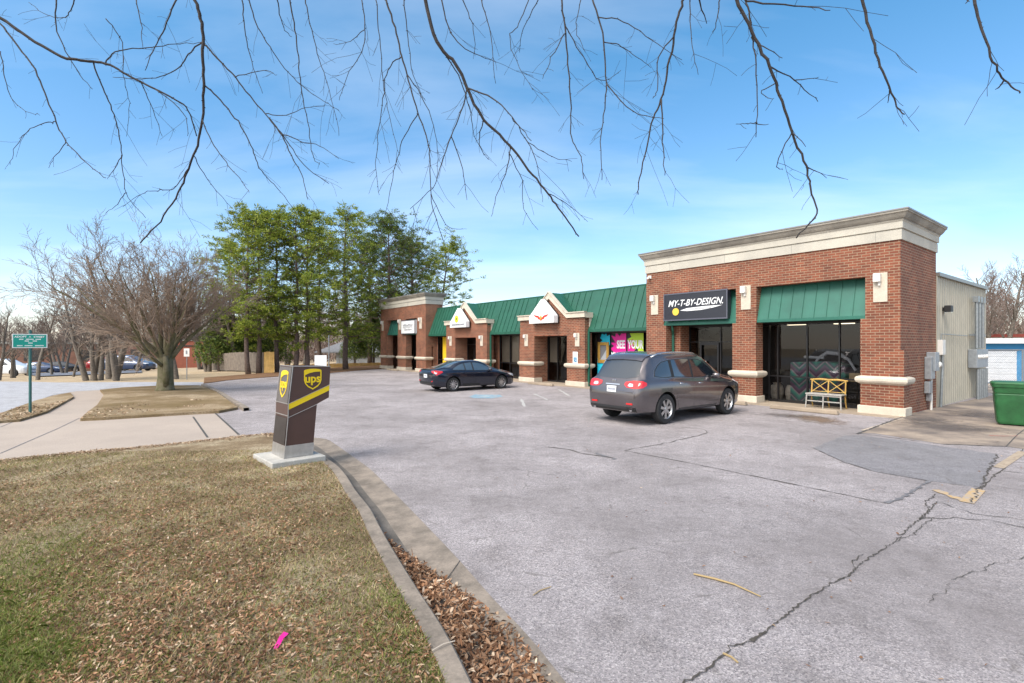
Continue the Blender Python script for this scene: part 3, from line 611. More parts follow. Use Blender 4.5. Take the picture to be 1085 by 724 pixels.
def gable(c, hw, op):
    a, b = c - hw, c + hw; o1, o2 = c - op, c + op
    pier([(a, o1, 0, 2.55)]); pier([(o2, b, 0, 2.55)])
    w = 1.36; mb = MB()
    mb.prism([(-a, 2.55), (-a, 3.42), (-(c - w), 3.42), (-c, 4.6), (-(c + w), 3.42), (-b, 3.42), (-b, 2.55)], 0, .5)
    BX(mb, o2, o2 + .3, .5, 1.0, 0, 2.9); BX(mb, o1 - .3, o1, .5, 1.0, 0, 2.9); BX(mb, o1, o2, .5, 1.2, 2.56, 2.9)
    g = mb.build('gable', 'brick', bld)
    mb = MB(); e = .09
    top = [(-(a - e), 3.68), (-(c - w), 3.68), (-c, 4.86), (-(c + w), 3.68), (-(b + e), 3.68)]; bot = [(x, z - .24) for x, z in top]; bot[2] = (bot[2][0], 4.86 - .33)
    for i in range(4): mb.prism([top[i], top[i + 1], bot[i + 1], bot[i]], -.11, -.002)
    top2 = [(x, z + .045) for x, z in top]; top2[0] = (top2[0][0] + .04, top2[0][1]); top2[-1] = (top2[-1][0] - .04, top2[-1][1])
    for i in range(4): mb.prism([top2[i], top2[i + 1], top[i + 1], top[i]], -.16, .05)
    BX(mb, a - e, a - .002, -.002, .5, 3.42, 3.68); BX(mb, b + .002, b + e, -.002, .5, 3.42, 3.68); BX(mb, a - .05, a - .002, .3, .5, 2.9, 3.42)
    mb.build('stone_trim', 'limestone', g)
    mb = MB(); mb.prism([(-a, 3.3), (-a, 3.66), (-(c - w), 3.66), (-c, 4.84), (-(c + w), 3.66), (-b, 3.66), (-b, 3.3)], .051, .95)
    for sgn in (-1, 1):
        for k in range(1, 5):
            t = .05 + k * .2; p1 = (-(c + sgn * w), t, 3.66); p2 = (-c, t, 4.84); mb.tube([p1, p2], .016, 4)
    mb.build('gable_roof', 'green_roof', g)
gable(15.36, 2.56, 1.3); gable(23.8, 2.53, 1.28)
storefront(14.1, 16.6, 1.0, 2.56, [15.0, 15.82], [], blinds=[(15.86, 16.55, 1.1, 2.5)], name='door'); storefront(22.55, 25.05, 1.0, 2.56, [23.4, 24.2], [2.1], blinds=[(23.5, 23.9, .3, 1.0)], name='door')
mb = MB(); BX(mb, 14.95, 15.02, .93, .95, .9, 1.3); mb.build('door_handle', 'chrome', bld)
storefront(9.15, 13.62, 1.0, 2.7, [9.97 + .98, 11.95, 12.88], [.95], blinds=[(12.92, 13.6, 1.0, 2.65)])
storefront(19.25, 21.2, 1.0, 2.7, [20.15], [.95], blinds=[(19.3, 20.1, 1.0, 2.65), (20.2, 21.15, 1.0, 2.65)]); storefront(17.3, 18.7, 1.0, 2.7, [18.0], [.95], blinds=[(17.35, 18.65, 1.0, 2.65)])
storefront(26.6, 29.2, 1.0, 2.7, [27.72, 28.5], [.95]); storefront(30.5, 30.95, 1.0, 2.7, [], [])
for a, b in ((18.7, 19.2), (21.25, 22.25), (29.25, 30.4), (25.35, 26.55)): BX(MB(), a, b, .95, 1.2, 0, 2.85).build('brick_wall', 'brick', bld)
mb = MB()
for s in (12.73, 21.18, 26.2): BX(mb, s - .05, s + .05, .18, .26, .05, 2.75)
mb.tube([(-7.95, .2, 2.9), (-7.95, .25, 2.7), (-8.05, .42, 2.5), (-8.05, .44, .1)], .05, 8)
mb.build('downpipe', 'green_trim', bld)
# room behind the glass
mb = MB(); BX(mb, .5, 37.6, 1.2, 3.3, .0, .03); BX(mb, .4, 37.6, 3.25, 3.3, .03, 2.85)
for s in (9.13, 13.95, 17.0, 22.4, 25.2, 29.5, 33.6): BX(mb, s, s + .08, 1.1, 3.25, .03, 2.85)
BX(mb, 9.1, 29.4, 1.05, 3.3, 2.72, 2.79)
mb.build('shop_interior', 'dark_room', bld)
mb = MB(); BX(mb, 3.5, 4.1, 1.9, 2.1, 2.82, 2.85); BX(mb, 2.0, 2.6, 2.1, 2.3, 2.82, 2.85); BX(mb, 5.6, 6.2, 2.0, 2.2, 2.82, 2.85)
mb.build('ceiling_light', mat('lamp_warm', (1, .85, .6), .5, emit=1.6), bld)
# walkway, metal rear block
mb = MB()
for a, b in ((.0, 4.2), (4.2, 9.1), (9.1, 15), (15, 21), (21, 27), (27, 33), (33, 38)): mb.box(-b + .01, -a - .01, -.55, 1.3, -.05, .02)
w = mb.build('walkway', 'concrete_walk', loc=(C0[0], C0[1], 0), rotz=ANG); struct(w)
mb = MB(); S0, T0, T1 = .10, 3.605, 10.7; k = T0
while k < T1 - .01:                # ribbed steel cladding
    for a, b, o_ in ((0, .05, .0), (.05, .075, .03), (.075, .13, .03), (.13, .155, 0), (.155, .2, 0)): pass
    x0 = -S0; q = [(x0, k), (x0 + .035, k + .03), (x0 + .035, k + .08), (x0, k + .11), (x0, k + .29)]
    for (xa, ya), (xb, yb) in zip(q[:-1], q[1:]): mb.add([(xa, min(ya, T1), -.02), (xb, min(yb, T1), -.02), (xb, min(yb, T1), 4.38), (xa, min(ya, T1), 4.38)], [(0, 1, 2, 3)])
    k += .29
BX(mb, S0 + .01, 37.8, T0, T1, -.02, 4.36)
rb = mb.build('metal_side_wall', 'metal_siding', bld)
mb = MB(); BX(mb, S0 - .12, 37.9, T0 - .0, T1 + .1, 4.38, 4.5); mb.build('roof_edge', 'capping', rb); mb = MB(); BX(mb, S0 - .05, S0 + .06, T1 - .05, T1 + .06, 0, 4.38); BX(mb, S0 - .05, S0 + .06, T0 - .001, T0 + .12, 0, 4.38); mb.build('corner_trim', 'metal_siding', rb)

# ------------------------------------------------------------------ things on the building
def wall_light(s, z0, z1, label, w=.36):
    t = thing('wall_light', label, 'wall light', bw(s, 0, z0), ANG, 'white box lights on pale plaques on the brick piers'); h = z1 - z0
    MB().box(-w / 2, w / 2, -.03, -.002, 0, h).build('back_plate', 'limestone', t, bevel=.008)
    mb = MB(); mb.prism([(-w * .42, h * .68), (w * .1, h * .68), (w * .1, h * .98), (-w * .42, h * .98)], -.17, -.03); mb.build('lamp_box', 'white_plastic', t, bevel=.02)
    MB().box(-w * .1, w * .05, -.10, -.035, h * .56, h * .675).build('sensor', 'white_plastic', t)
wall_light(.57, 3.36, 4.23, 'white wall light on the corner brick pier right of the wide green awning')
wall_light(4.68, 3.36, 4.23, 'white wall light on the brick pier between the black sign and the wide awning')
wall_light(8.66, 3.36, 4.19, 'white wall light on the brick pier left of the black shop sign')
wall_light(13.3, 2.0, 2.66, 'white wall light right of the doorway under the red winged emblem', .3); wall_light(17.35, 2.0, 2.66, 'white wall light left of the doorway under the red winged emblem', .3)
wall_light(21.85, 2.0, 2.66, 'white wall light right of the doorway under the yellow dot sign', .3); wall_light(25.7, 2.0, 2.66, 'white wall light left of the doorway under the yellow dot sign', .3)
wall_light(30.2, 3.3, 4.15, 'white wall light right of the white script sign on the far tower', .4); wall_light(33.9, 3.3, 4.15, 'white wall light left of the white script sign on the far tower', .4); wall_light(37.4, 3.3, 4.15, 'white wall light at the far left end of the strip mall', .4)
# black sign
t = thing('shop_sign', 'black box sign with white slanted MY-T-BY-DESIGN lettering over the shop door', 'shop sign', bw(6.72, -.12, 3.08), ANG)
MB().box(-1.38, 1.38, 0, .28, 0, 1.07).build('sign_box', mat('sign_black', (.022, .023, .032), .3), t, bevel=.01)
mb = MB(); mb.box(-1.40, 1.40, -.02, .02, -.02, .03); mb.box(-1.40, 1.40, -.02, .02, 1.04, 1.09); mb.box(-1.40, -1.36, -.02, .02, .03, 1.04); mb.box(1.36, 1.40, -.02, .02, .03, 1.04); mb.build('sign_frame', mat('sign_edge', (.12, .12, .15), .35, .4), t)
text('MY-T-BY-DESIGN.', .36, 'white_paint', t, .02, -.006, .56, shear=.35, bold=.004, sx=.86)
mb = MB(); mb.lathe([(.0, .018), (.15, .018), (.15, 0)], (-.82, -.004, .34), 'y', 20); mb.build('yellow_disc', mat('disc_yellow', (.75, .50, .06), .5), t)
mb = MB(); mb.prism([(-.62, .38), (-.3, .46), (.5, .50), (1.2, .50), (.9, .44), (.7, .40), (.3, .36), (-.3, .345)], -.012, -.001); mb.build('brush_stroke', 'white_paint', t)
mb = MB()
for k in range(14): mb.box(-.15 + k * .065, -.11 + k * .065 + random.uniform(0, .015), -.016, -.0125, .405, .435)
mb.build('small_lettering', mat('grey_ink', (.2, .2, .22), .6), t)
# gable signs
def gable_sign(c, label):
    t = thing('gable_sign', label, 'shop sign', bw(c, -.42, 3.22), ANG)
    MB().prism([(-1.0, 0), (1.0, 0), (1.0, .38), (.0, 1.28), (-1.0, .38)], 0, .3).build('sign_box', 'white_paint', t, bevel=.012)
    mb = MB(); mb.prism([(-1.03, -.03), (1.03, -.03), (1.03, .40), (0, 1.325), (-1.03, .40)], .30, .34); mb.prism([(-.8, .1), (.8, .1), (.5, .7), (-.5, .7)], .34, .42); mb.build('sign_back', 'frame_black', t); return t
t = gable_sign(15.6, 'white gabled sign with a red and orange winged emblem')
m_red = mat('emblem_red', (.65, .05, .03), .5); mb = MB()
for sgn in (-1, 1):
    mb.prism([(sgn * .04, .26), (sgn * .22, .40), (sgn * .62, .46), (sgn * .42, .32), (sgn * .30, .32), (sgn * .24, .22), (sgn * .12, .20), (sgn * .0, .12), (sgn * .0, .2)], -.012, -.001)
mb.build('winged_emblem', m_red, t); mb = MB(); mb.prism([(-.09, .30), (0, .43), (.09, .30), (0, .16)], -.02, -.013); mb.build('emblem_centre', mat('emblem_gold', (.8, .33, .04), .5), t)
t = gable_sign(24.1, 'white gabled sign with a yellow green dot and small grey lettering')
mb = MB(); mb.lathe([(0, .014), (.24, .014), (.24, 0)], (-.12, 0, .56), 'y', 20); mb.build('dot', mat('lime_yellow', (.62, .62, .04), .5), t)
mb = MB(); mb.prism([(-.2, .5), (-.08, .52), (-.05, .62), (-.14, .64)], -.022, -.017); mb.build('dot_mark', mat('dark_green', (.06, .12, .03), .5), t)
mb = MB(); x = -.75
while x < .75: w_ = random.uniform(.05, .11); mb.box(x, x + w_, -.012, -.001, .13, .22 + random.uniform(0, .05)); x += w_ + .035
mb.build('lettering', 'grey_ink', t)
# white sign of far tower
t = thing('shop_sign', 'white box sign with grey script lettering on the far brick tower', 'shop sign', bw(32.15, -.15, 2.95), ANG)
MB().box(-1.2, 1.2, 0, .28, 0, 1.05).build('sign_box', 'white_paint', t, bevel=.01); mb = MB(); mb.box(-1.23, 1.23, -.012, .02, -.03, .03); mb.box(-1.23, 1.23, -.012, .02, 1.02, 1.08); mb.box(-1.23, -1.19, -.012, .02, .03, 1.02); mb.box(1.19, 1.23, -.012, .02, .03, 1.02); mb.build('sign_frame', 'sign_edge', t)
mb = MB()
def scrawl(mb, x0, x1, z, h, n, r):
    pts = []
    for i in range(n * 8 + 1):
        u = i / (n * 8); pts.append((x0 + (x1 - x0) * u + .05 * sin(u * n * 2 * pi), -.008, z + h * .5 * sin(u * n * 2 * pi + 1.2) * (.5 + .5 * abs(sin(u * 7.3)))))
    mb.tube(pts, r, 4)
scrawl(mb, -.85, .85, .58, .38, 9, .018); scrawl(mb, -.6, .7, .3, .08, 14, .008); mb.build('lettering', 'grey_ink', t)
# accessible parking sign
t = thing('accessible_parking_sign', 'small white and blue accessible entrance sign on the brick pier', 'wall sign', bw(13.45, -.002, 1.15), ANG)
MB().box(-.17, .17, -.012, 0, 0, .58).build('plate', 'white_paint', t); mb = MB(); mb.box(-.11, .11, -.016, -.0125, .05, .30); mb.build('blue_panel', mat('sign_blue', (.03, .22, .40), .5), t)
mb = MB(); mb.tube([(.0, -.02, .27), (.0, -.02, .17), (.05, -.02, .15), (.07, -.02, .1)], .011, 5); mb.tube([(-.05 + .05 * cos(a), -.02, .13 + .05 * sin(a)) for a in np.linspace(1.8, 6.2, 9)], .009, 5); mb.build('wheelchair_symbol', 'white_paint', t)
t = thing('security_camera', 'small white security camera under the cornice at the tower corner', 'camera', bw(8.9, 0, 4.9), ANG)
MB().box(-.08, .08, -.06, -.002, 0, .14).build('mount', 'white_plastic', t); mb = MB(); mb.tube([(.0, -.05, .05), (.04, -.22, .02)], .05, 8); mb.build('lens_body', 'white_plastic', t)
# posters
def splat(cx, cz, r, n, seed, spike=.55):
    rr = random.Random(seed); pts = []
    for i in range(n): a = 2 * pi * i / n; q = r * (rr.uniform(1 - spike, 1) if i % 2 else rr.uniform(.9, 1.25)); pts.append((cx + q * cos(a), cz + q * sin(a)))
    return pts
def clip_poly(pts, x0, x1, z0, z1):
    for ax, lim, sg in ((0, x0, 1), (0, x1, -1), (1, z0, 1), (1, z1, -1)):
        out = []
        for i in range(len(pts)):
            a, b = pts[i - 1], pts[i]; ia = (a[ax] - lim) * sg >= 0; ib = (b[ax] - lim) * sg >= 0
            if ia != ib: q = (lim - a[ax]) / (b[ax] - a[ax]); out.append((a[0] + (b[0] - a[0]) * q, a[1] + (b[1] - a[1]) * q))
            if ib: out.append(b)
        pts = out
        if not pts: return []
    return pts
mat('cyan', (.02, .48, .66), .45); mat('magenta', (.72, .01, .27), .45); mat('lime', (.42, .62, .03), .45); mat('poster_black', (.02, .015, .02), .4); mat('gold', (.55, .32, .07), .4, .3, .4, 30)
def poster(s0, s1, z0, z1, label, splats, T=.93):
    w = (s1 - s0) / 2; t = thing('window_poster', label, 'poster', bw((s0 + s1) / 2, T, z0), ANG); h = z1 - z0
    MB().box(-w, w, 0, .006, 0, h).build('backing', 'poster_black', t); y = -.002
    for (c, cx, cz, r, n, sd) in splats:
        q = clip_poly(splat(cx, cz, r, n, sd), -w, w, 0, h)
        if len(q) > 2: bm_ = MB(); bm_.add([(a, y, b) for a, b in q], [tuple(range(len(q)))]); bm_.build('splash', c, t); y -= .0015
    return t, w, h, y
t, w, h, y = poster(12.0, 12.82, .55, 2.62, 'window poster with cyan paint splash and an ornate gold picture frame', [('cyan', .1, 1.75, .38, 18, 1), ('cyan', -.1, .45, .52, 22, 2)])
mb = MB(); mb.box(-.36, .36, y - .05, y, .62, .78); mb.box(-.36, .36, y - .05, y, 1.5, 1.66); mb.box(-.36, -.21, y - .05, y, .78, 1.5); mb.box(.21, .36, y - .05, y, .78, 1.5); mb.build('gold_frame', 'gold', t, bevel=.015)
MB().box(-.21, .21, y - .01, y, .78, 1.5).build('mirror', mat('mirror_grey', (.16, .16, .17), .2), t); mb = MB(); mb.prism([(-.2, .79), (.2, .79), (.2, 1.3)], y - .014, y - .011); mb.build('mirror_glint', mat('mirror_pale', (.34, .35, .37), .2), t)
t, w, h, y = poster(10.99, 11.9, .97, 2.62, 'window poster with magenta paint splash reading SEE KNOW', [('magenta', .1, 1.05, .66, 26, 5), ('cyan', -.38, .45, .3, 16, 6), ('magenta', .3, .8, .35, 14, 8)])
text('SEE', .52, 'white_paint', t, .14, y - .002, .95, bold=.02, sx=.66); text('KNOW', .52, 'white_paint', t, .02, y - .002, .38, bold=.02, sx=.56)
t, w, h, y = poster(9.98, 10.9, .97, 2.62, 'window poster with lime green splash reading YOUR YOUR', [('lime', .2, 1.35, .68, 24, 9), ('magenta', -.38, .9, .36, 16, 10), ('gold', -.2, 1.28, .12, 12, 12)])
text('YOUR', .52, 'white_paint', t, .0, y - .002, .95, bold=.02, sx=.62); text('YOUR', .52, 'white_paint', t, .0, y - .002, .38, bold=.02, sx=.62)
t = thing('window_poster', 'tall plain yellow poster in the window beside the far tower', 'poster', bw(28.1, .93, .3), ANG); MB().box(-.36, .36, 0, .006, 0, 2.35).build('backing', mat('poster_yellow', (.78, .50, .02), .5), t); MB().box(-.36, .36, -.004, 0, .62, .68).build('rule', 'frame_black', t)
t = thing('window_poster', 'tall red poster with white vertical lettering beside the yellow poster', 'poster', bw(27.2, .93, .3), ANG); MB().box(-.42, .42, 0, .006, 0, 2.35).build('backing', mat('poster_red', (.62, .02, .015), .5), t)
mb = MB()
for k in range(6): mb.box(-.15, .2, -.006, -.001, .35 + k * .3, .40 + k * .3); mb.box(-.15 + (k % 2) * .25, -.06 + (k % 2) * .25, -.006, -.001, .41 + k * .3, .52 + k * .3)
mb.build('lettering', 'white_paint', t)
# wheel stops
def wheel_stop(s, t_, L, label):
    o = MB(); o.prism([(-L / 2, 0), (L / 2, 0), (L / 2 - .03, .13), (-L / 2 + .03, .13)], -.09, .09)
    o = o.build('wheel_stop', 'concrete_walk', loc=bw(s, t_, .004), rotz=ANG, bevel=.025); tag(o, label, 'wheel stop', 'concrete wheel stops in front of the shops')
wheel_stop(2.3, -1.05, 2.0, 'concrete wheel stop in front of the bench'); wheel_stop(5.1, -.95, 1.9, 'concrete wheel stop beside the front wheel of the brown car'); wheel_stop(15.0, -.95, 1.9, 'concrete wheel stop before the doorway under the red winged emblem'); wheel_stop(18.9, -.95, 1.9, 'concrete wheel stop at the nose of the dark blue sedan'); wheel_stop(33.2, -.95, 1.9, 'concrete wheel stop before the far brick tower')
# bench
t = thing('bench', 'two seat bench with yellow cross back and grey slatted seat', 'bench', bw(2.15, .25, .02), ANG)
m1 = mat('bench_yellow', (.55, .34, .09), .5, 0, .2, 20); m2 = mat('bench_grey', (.42, .40, .37), .55, 0, .2, 20)
mb = MB(); mb.box(-.54, .54, -.22, .20, .44, .475); mb.build('seat', m2, t, bevel=.008); mb = MB(); mb.box(-.5, .5, -.19, -.16, .39, .438); mb.box(-.5, .5, -.18, -.155, .21, .24); mb.build('apron', m2, t)
for x in (-.5, 0, .5): mb = MB(); mb.tube([(x, -.19, .44), (x * 1.02, -.2, .2), (x * 1.05, -.22, 0)], [.022, .02, .017], 6); mb.build('leg', m2, t)
for x in (-.5, 0, .5): mb = MB(); mb.tube([(x, .24 + .05, 0), (x, .20, .25), (x, .19, .47), (x, .24, .92)], [.02, .022, .022, .02], 6); mb.build('leg', m1, t)
mb = MB(); mb.tube([(-.56, .25, .90), (-.25, .245, .925), (0, .245, .91), (.25, .245, .925), (.56, .25, .90)], [.02, .035, .03, .035, .02], 6)
for c in (-.25, .25):
    mb.tube([(c - .23, .2, .52), (c + .23, .24, .88)], .014, 5); mb.tube([(c + .23, .205, .52), (c - .23, .235, .88)], .014, 5)
mb.tube([(-.5, .2, .52), (.5, .2, .52)], .012, 5)
mb.build('backrest', m1, t)
# window display
t = thing('display_box', 'tall display stand draped with a dark green and purple zigzag blanket', 'display', bw(2.85, 1.75, .03), ANG)
def zig():
    m, tt, b = nt('zigzag'); tc = tt.nodes.new('ShaderNodeTexCoord'); sp = tt.nodes.new('ShaderNodeSeparateXYZ'); tt.links.new(tc.outputs['Object'], sp.inputs[0])
    w_ = tt.nodes.new('ShaderNodeMath'); w_.operation = 'PINGPONG'; w_.inputs[1].default_value = .28; tt.links.new(sp.outputs[0], w_.inputs[0])
    a = tt.nodes.new('ShaderNodeMath'); a.operation = 'SUBTRACT'; tt.links.new(sp.outputs[2], a.inputs[0]); tt.links.new(w_.outputs[0], a.inputs[1])
    f = tt.nodes.new('ShaderNodeMath'); f.operation = 'WRAP'; f.inputs[1].default_value = 0; f.inputs[2].default_value = .62; tt.links.new(a.outputs[0], f.inputs[0])
    d = tt.nodes.new('ShaderNodeMath'); d.operation = 'DIVIDE'; d.inputs[1].default_value = .62; tt.links.new(f.outputs[0], d.inputs[0])
    c = ramp(tt, [(0, (.10, .07, .11)), (.2, (.04, .20, .16)), (.35, (.10, .30, .23)), (.45, (.33, .22, .26)), (.5, (.09, .05, .08)), (.7, (.14, .09, .14)), (.85, (.03, .15, .12)), (.95, (.28, .24, .26))], d.outputs[0])
    tt.links.new(c, b.inputs['Base Color']); b.inputs['Roughness'].default_value = .9; MATS['zigzag'] = m
zig(); mb = MB(); mb.prism([(-.88, 0), (.9, 0), (.9, 1.35), (.3, 1.48), (-.88, 1.42)], -.45, .4); mb.build('blanket', 'zigzag', t, bevel=.04)
mb = MB(); mb.tube([(-.45, -.3, 1.62), (.2, -.3, 1.60)], .045, 8); mb.tube([(-.1, -.3, 1.42), (.05, -.3, 1.62), (.3, -.3, 1.78), (.65, -.3, 1.75), (.95, -.3, 1.55), (1.15, -.3, 1.2)], [.03, .05, .07, .07, .05, .04], 8); mb.build('outline_tubes', mat('tube_grey', (.30, .31, .34), .8), t)  # grey tubes tracing a vehicle-like outline above the blanket
t = thing('urn', 'round pale stone urn standing inside the shop window', 'urn', bw(4.28, 1.5, .03), ANG)
mb = MB(); mb.lathe([(0, 0), (.14, 0), (.19, .08), (.23, .25), (.23, .42), (.19, .54), (.12, .58), (.12, .62), (.15, .64), (.1, .64), (.08, .5), (0, .45)], n=20); mb.build('body', mat('urn_stone', (.42, .37, .31), .8, 0, .3, 8), t, smooth=True)
t = thing('urn', 'narrower pale urn beside the window mullion', 'urn', bw(3.8, 1.45, .03), ANG)
mb = MB(); mb.lathe([(0, 0), (.1, 0), (.13, .1), (.15, .3), (.12, .5), (.09, .55), (.10, .58), (0, .5)], n=18); mb.build('body', 'urn_stone', t, smooth=True)
t = thing('cardboard_box', 'small tan cardboard box behind the shop window', 'box', bw(1.75, 1.6, .85), ANG); mb = MB(); mb.box(-.16, .16, -.1, .15, 0, .28); mb.build('carton', mat('cardboard', (.40, .30, .17), .8), t); mb = MB(); mb.box(-.3, .3, -.15, .2, -.82, -.005); mb.build('stand', 'dark_room', t)
t = thing('easel', 'pale wooden easel holding a small framed print behind the shop door', 'easel', bw(5.95, 1.65, .03), ANG)
mb = MB(); mb.tube([(-.22, 0, 0), (-.05, 0, 1.5)], .03, 5); mb.tube([(.22, 0, 0), (.05, 0, 1.5)], .03, 5); mb.tube([(0, .3, 0), (0, .02, 1.4)], .025, 5); mb.box(-.25, .25, -.06, .0, .9, .95); mb.build('frame', mat('pale_wood', (.55, .45, .32), .6), t)
mb = MB(); mb.box(.02, .36, -.1, -.07, .35, .8); mb.build('print', 'white_paint', t); mb = MB(); mb.box(.1, .28, -.105, -.101, .5, .66); mb.build('picture', mat('print_red', (.35, .08, .10), .6), t)

# side wall gear: local frame of the side wall, faces +e
ANG2 = ANG + pi / 2        # local x along t (away), local -y faces e
def sw(t_, z=0, s=0): return bw(s, t_, z)
t = thing('electric_meter', 'grey electric meter boxes with white conduit on the brick side wall', 'electric meter', sw(2.45, 0, .07), ANG2)
for (a, b, c, d, dep) in ((-.2, .22, 1.0, 1.7, .18), (.0, .42, 1.25, 1.85, .24), (-.22, .1, .55, .92, .14), (-.05, .22, .30, .52, .12)):
    MB().box(a, b, -dep, -.002, c, d).build('meter_box', 'grey_metal', t, bevel=.012)
mb = MB(); mb.lathe([(0, -.12), (.09, -.1), (.10, 0)], (.42 + .07, -.2, 1.45), 'x', 14); mb.build('dial', 'white_plastic', t); mb = MB(); mb.tube([(.12, -.10, 1.25), (.12, -.10, 0)], .035, 8); mb.build('conduit', 'white_plastic', t)
t = thing('cable_box', 'cream cable box and grey conduit at the joint of brick and metal walls', 'utility box', sw(3.62, 0, .07), ANG2)
MB().box(.02, .35, -.16, -.002, 1.75, 2.25).build('box', 'white_plastic', t, bevel=.01); mb = MB(); mb.tube([(.2, -.1, 1.75), (.22, -.1, 1.3), (.12, -.08, 0)], .04, 8); mb.tube([(.28, -.05, 2.25), (.3, -.05, 2.45), (3.9, -.06, 2.42)], .014, 5); mb.build('conduit', 'pipe_galv', t)
t = thing('meter_bank', 'bank of grey electric meters with vertical conduits on the metal wall', 'electric meter', sw(8.5, 0, .06), ANG2)
MB().box(-.75, 1.1, -.27, -.002, 1.2, 1.9).build('cabinet', 'grey_metal', t, bevel=.015)
for k in range(4): mb = MB(); mb.lathe([(.0, 0.07), (.075, .06), (.085, 0)], (-.5 + k * .42, -.27, 1.62), 'y', 14); mb.build('meter', 'white_plastic', t)
for k in range(3): mb = MB(); mb.tube([(-.45 + k * .5, -.2, 1.95), (-.45 + k * .5, -.2, 3.75)], .055, 8); mb.box(-.55 + k * .5, -.35 + k * .5, -.27, -.1, 3.72, 3.95); mb.build('conduit', 'pipe_galv', t)
for k in range(5): mb = MB(); mb.tube([(-.55 + k * .36, -.25, 1.15), (-.55 + k * .36, -.25, 0)], .05, 8); mb.build('lower_conduit', 'pipe_galv', t)
MB().box(-.7, 1.3, -.16, -.04, 2.42, 2.5).build('strut', 'pipe_galv', t)
t = thing('floodlight', 'small dark floodlight high on the metal wall', 'floodlight', sw(4.35, 3.1, .07), ANG2); mb = MB(); mb.prism([(-.14, .1), (.14, .1), (.14, .32), (-.14, .32)], -.25, -.06); mb.build('housing', 'trim_black', t, bevel=.02); MB().box(-.04, .04, -.06, 0, .14, .26).build('bracket', 'trim_black', t); MB().box(-.11, .11, -.24, -.08, .088, .098).build('glass', 'clear_lens', t)

# ------------------------------------------------------------------ parcel drop box
th = R(43); bx0 = (-3.80, 8.42)
ub = thing('parcel_drop_box', 'brown parcel drop box with yellow shields and diagonal stripe on a concrete pad', 'drop box', (bx0[0], bx0[1], 0), th)
# local x along wide face, y into depth (.6)
DP = .60
MB().box(-.26, .62, -.22, .78, .02, .19).build('concrete_pad', 'pad_concrete', ub, bevel=.015)
mat('parcel_brown', (.085, .042, .032), .38, .1, .12, 3); mat('parcel_grey', (.16, .135, .125), .35, .4, .15, 4); mat('silver', (.5, .48, .46), .35, .7, .2, 6); mat('ups_yellow', (.80, .56, .0), .45)
prof_l = [(.0, .20), (.475, .20), (.55, 1.06), (.06, .87)]; MB().prism(prof_l, 0, DP).build('lower_body', 'parcel_brown', ub)
MB().prism([(-.006, .195), (.481, .195), (.498, .40), (.014, .40)], -.006, DP + .006).build('base_plate', 'silver', ub)
MB().prism([(.058, .875), (.555, 1.065), (.76, 1.16), (.79, 1.71), (.14, 1.73), (.066, 1.08)], -.004, DP + .004).build('head', 'parcel_brown', ub)
MB().prism([(.062, 1.0), (.764, 1.285), (.77, 1.38), (.066, 1.095)], -.009, -.003).build('stripe', 'ups_yellow', ub)
mb = MB(); mb.tube([(.066, -.008, 1.10), (.77, -.008, 1.385)], .005, 4); mb.tube([(.058, -.008, .87), (.555, -.008, 1.06)], .006, 4); mb.tube([(.0, -.006, .2), (.06, -.008, .87), (.066, -.008, 1.09), (.14, -.008, 1.73)], .008, 4)
mb.tube([(.14, -.008, 1.73), (.79, -.008, 1.71)], .007, 4); mb.tube([(.14, 0, 1.733), (.14, DP, 1.733)], .008, 4)
for z, x in ((1.10, .064), (.90, .058)): mb.tube([(x, 0, z), (x, DP, z)], .009, 4)
mb.tube([(.0, DP, .2), (.064, DP, .9), (.07, DP, 1.09), (.14, DP, 1.73)], .007, 4); mb.build('edging', 'silver', ub)
MB().add([(-.004, .02, .42), (-.004 + .05, .02, .86), (.05 - .004, DP - .02, .86), (-.004, DP - .02, .42)], [(0, 1, 2, 3)]).build('side_panel', mat('parcel_panel', (.12, .08, .06), .3, .3), ub) if False else None
def shield(parent, ox, oz, w, h, flip=False):
    out = [(-.5, .42), (-.42, .47), (-.2, .5), (0, .51), (.2, .5), (.42, .47), (.5, .42), (.5, -.05), (.44, -.22), (.3, -.37), (0, -.52), (-.3, -.37), (-.44, -.22), (-.5, -.05)]
    sc_ = lambda p, k: (ox + p[0] * w * k, oz + p[1] * h * k)
    mb = MB(); n = len(out)
    for i in range(n): a, b = out[i], out[(i + 1) % n]; mb.prism([sc_(a, 1), sc_(b, 1), sc_(b, .88), sc_(a, .88)], -.012, -.006)
    mb.prism([(ox - .45 * w, oz + .42 * h), (ox, oz + .47 * h), (ox + .45 * w, oz + .42 * h), (ox + .45 * w, oz + .36 * h), (ox + .1 * w, oz + .35 * h), (ox - .2 * w, oz + .30 * h), (ox - .45 * w, oz + .20 * h)], -.0125, -.0065)
    o = mb.build('shield', 'ups_yellow', parent)
    return o
shield(ub, .475, 1.50, .30, .35); text('ups', .20, 'ups_yellow', ub, .475, -.0085, 1.445, bold=.005, sx=.98)
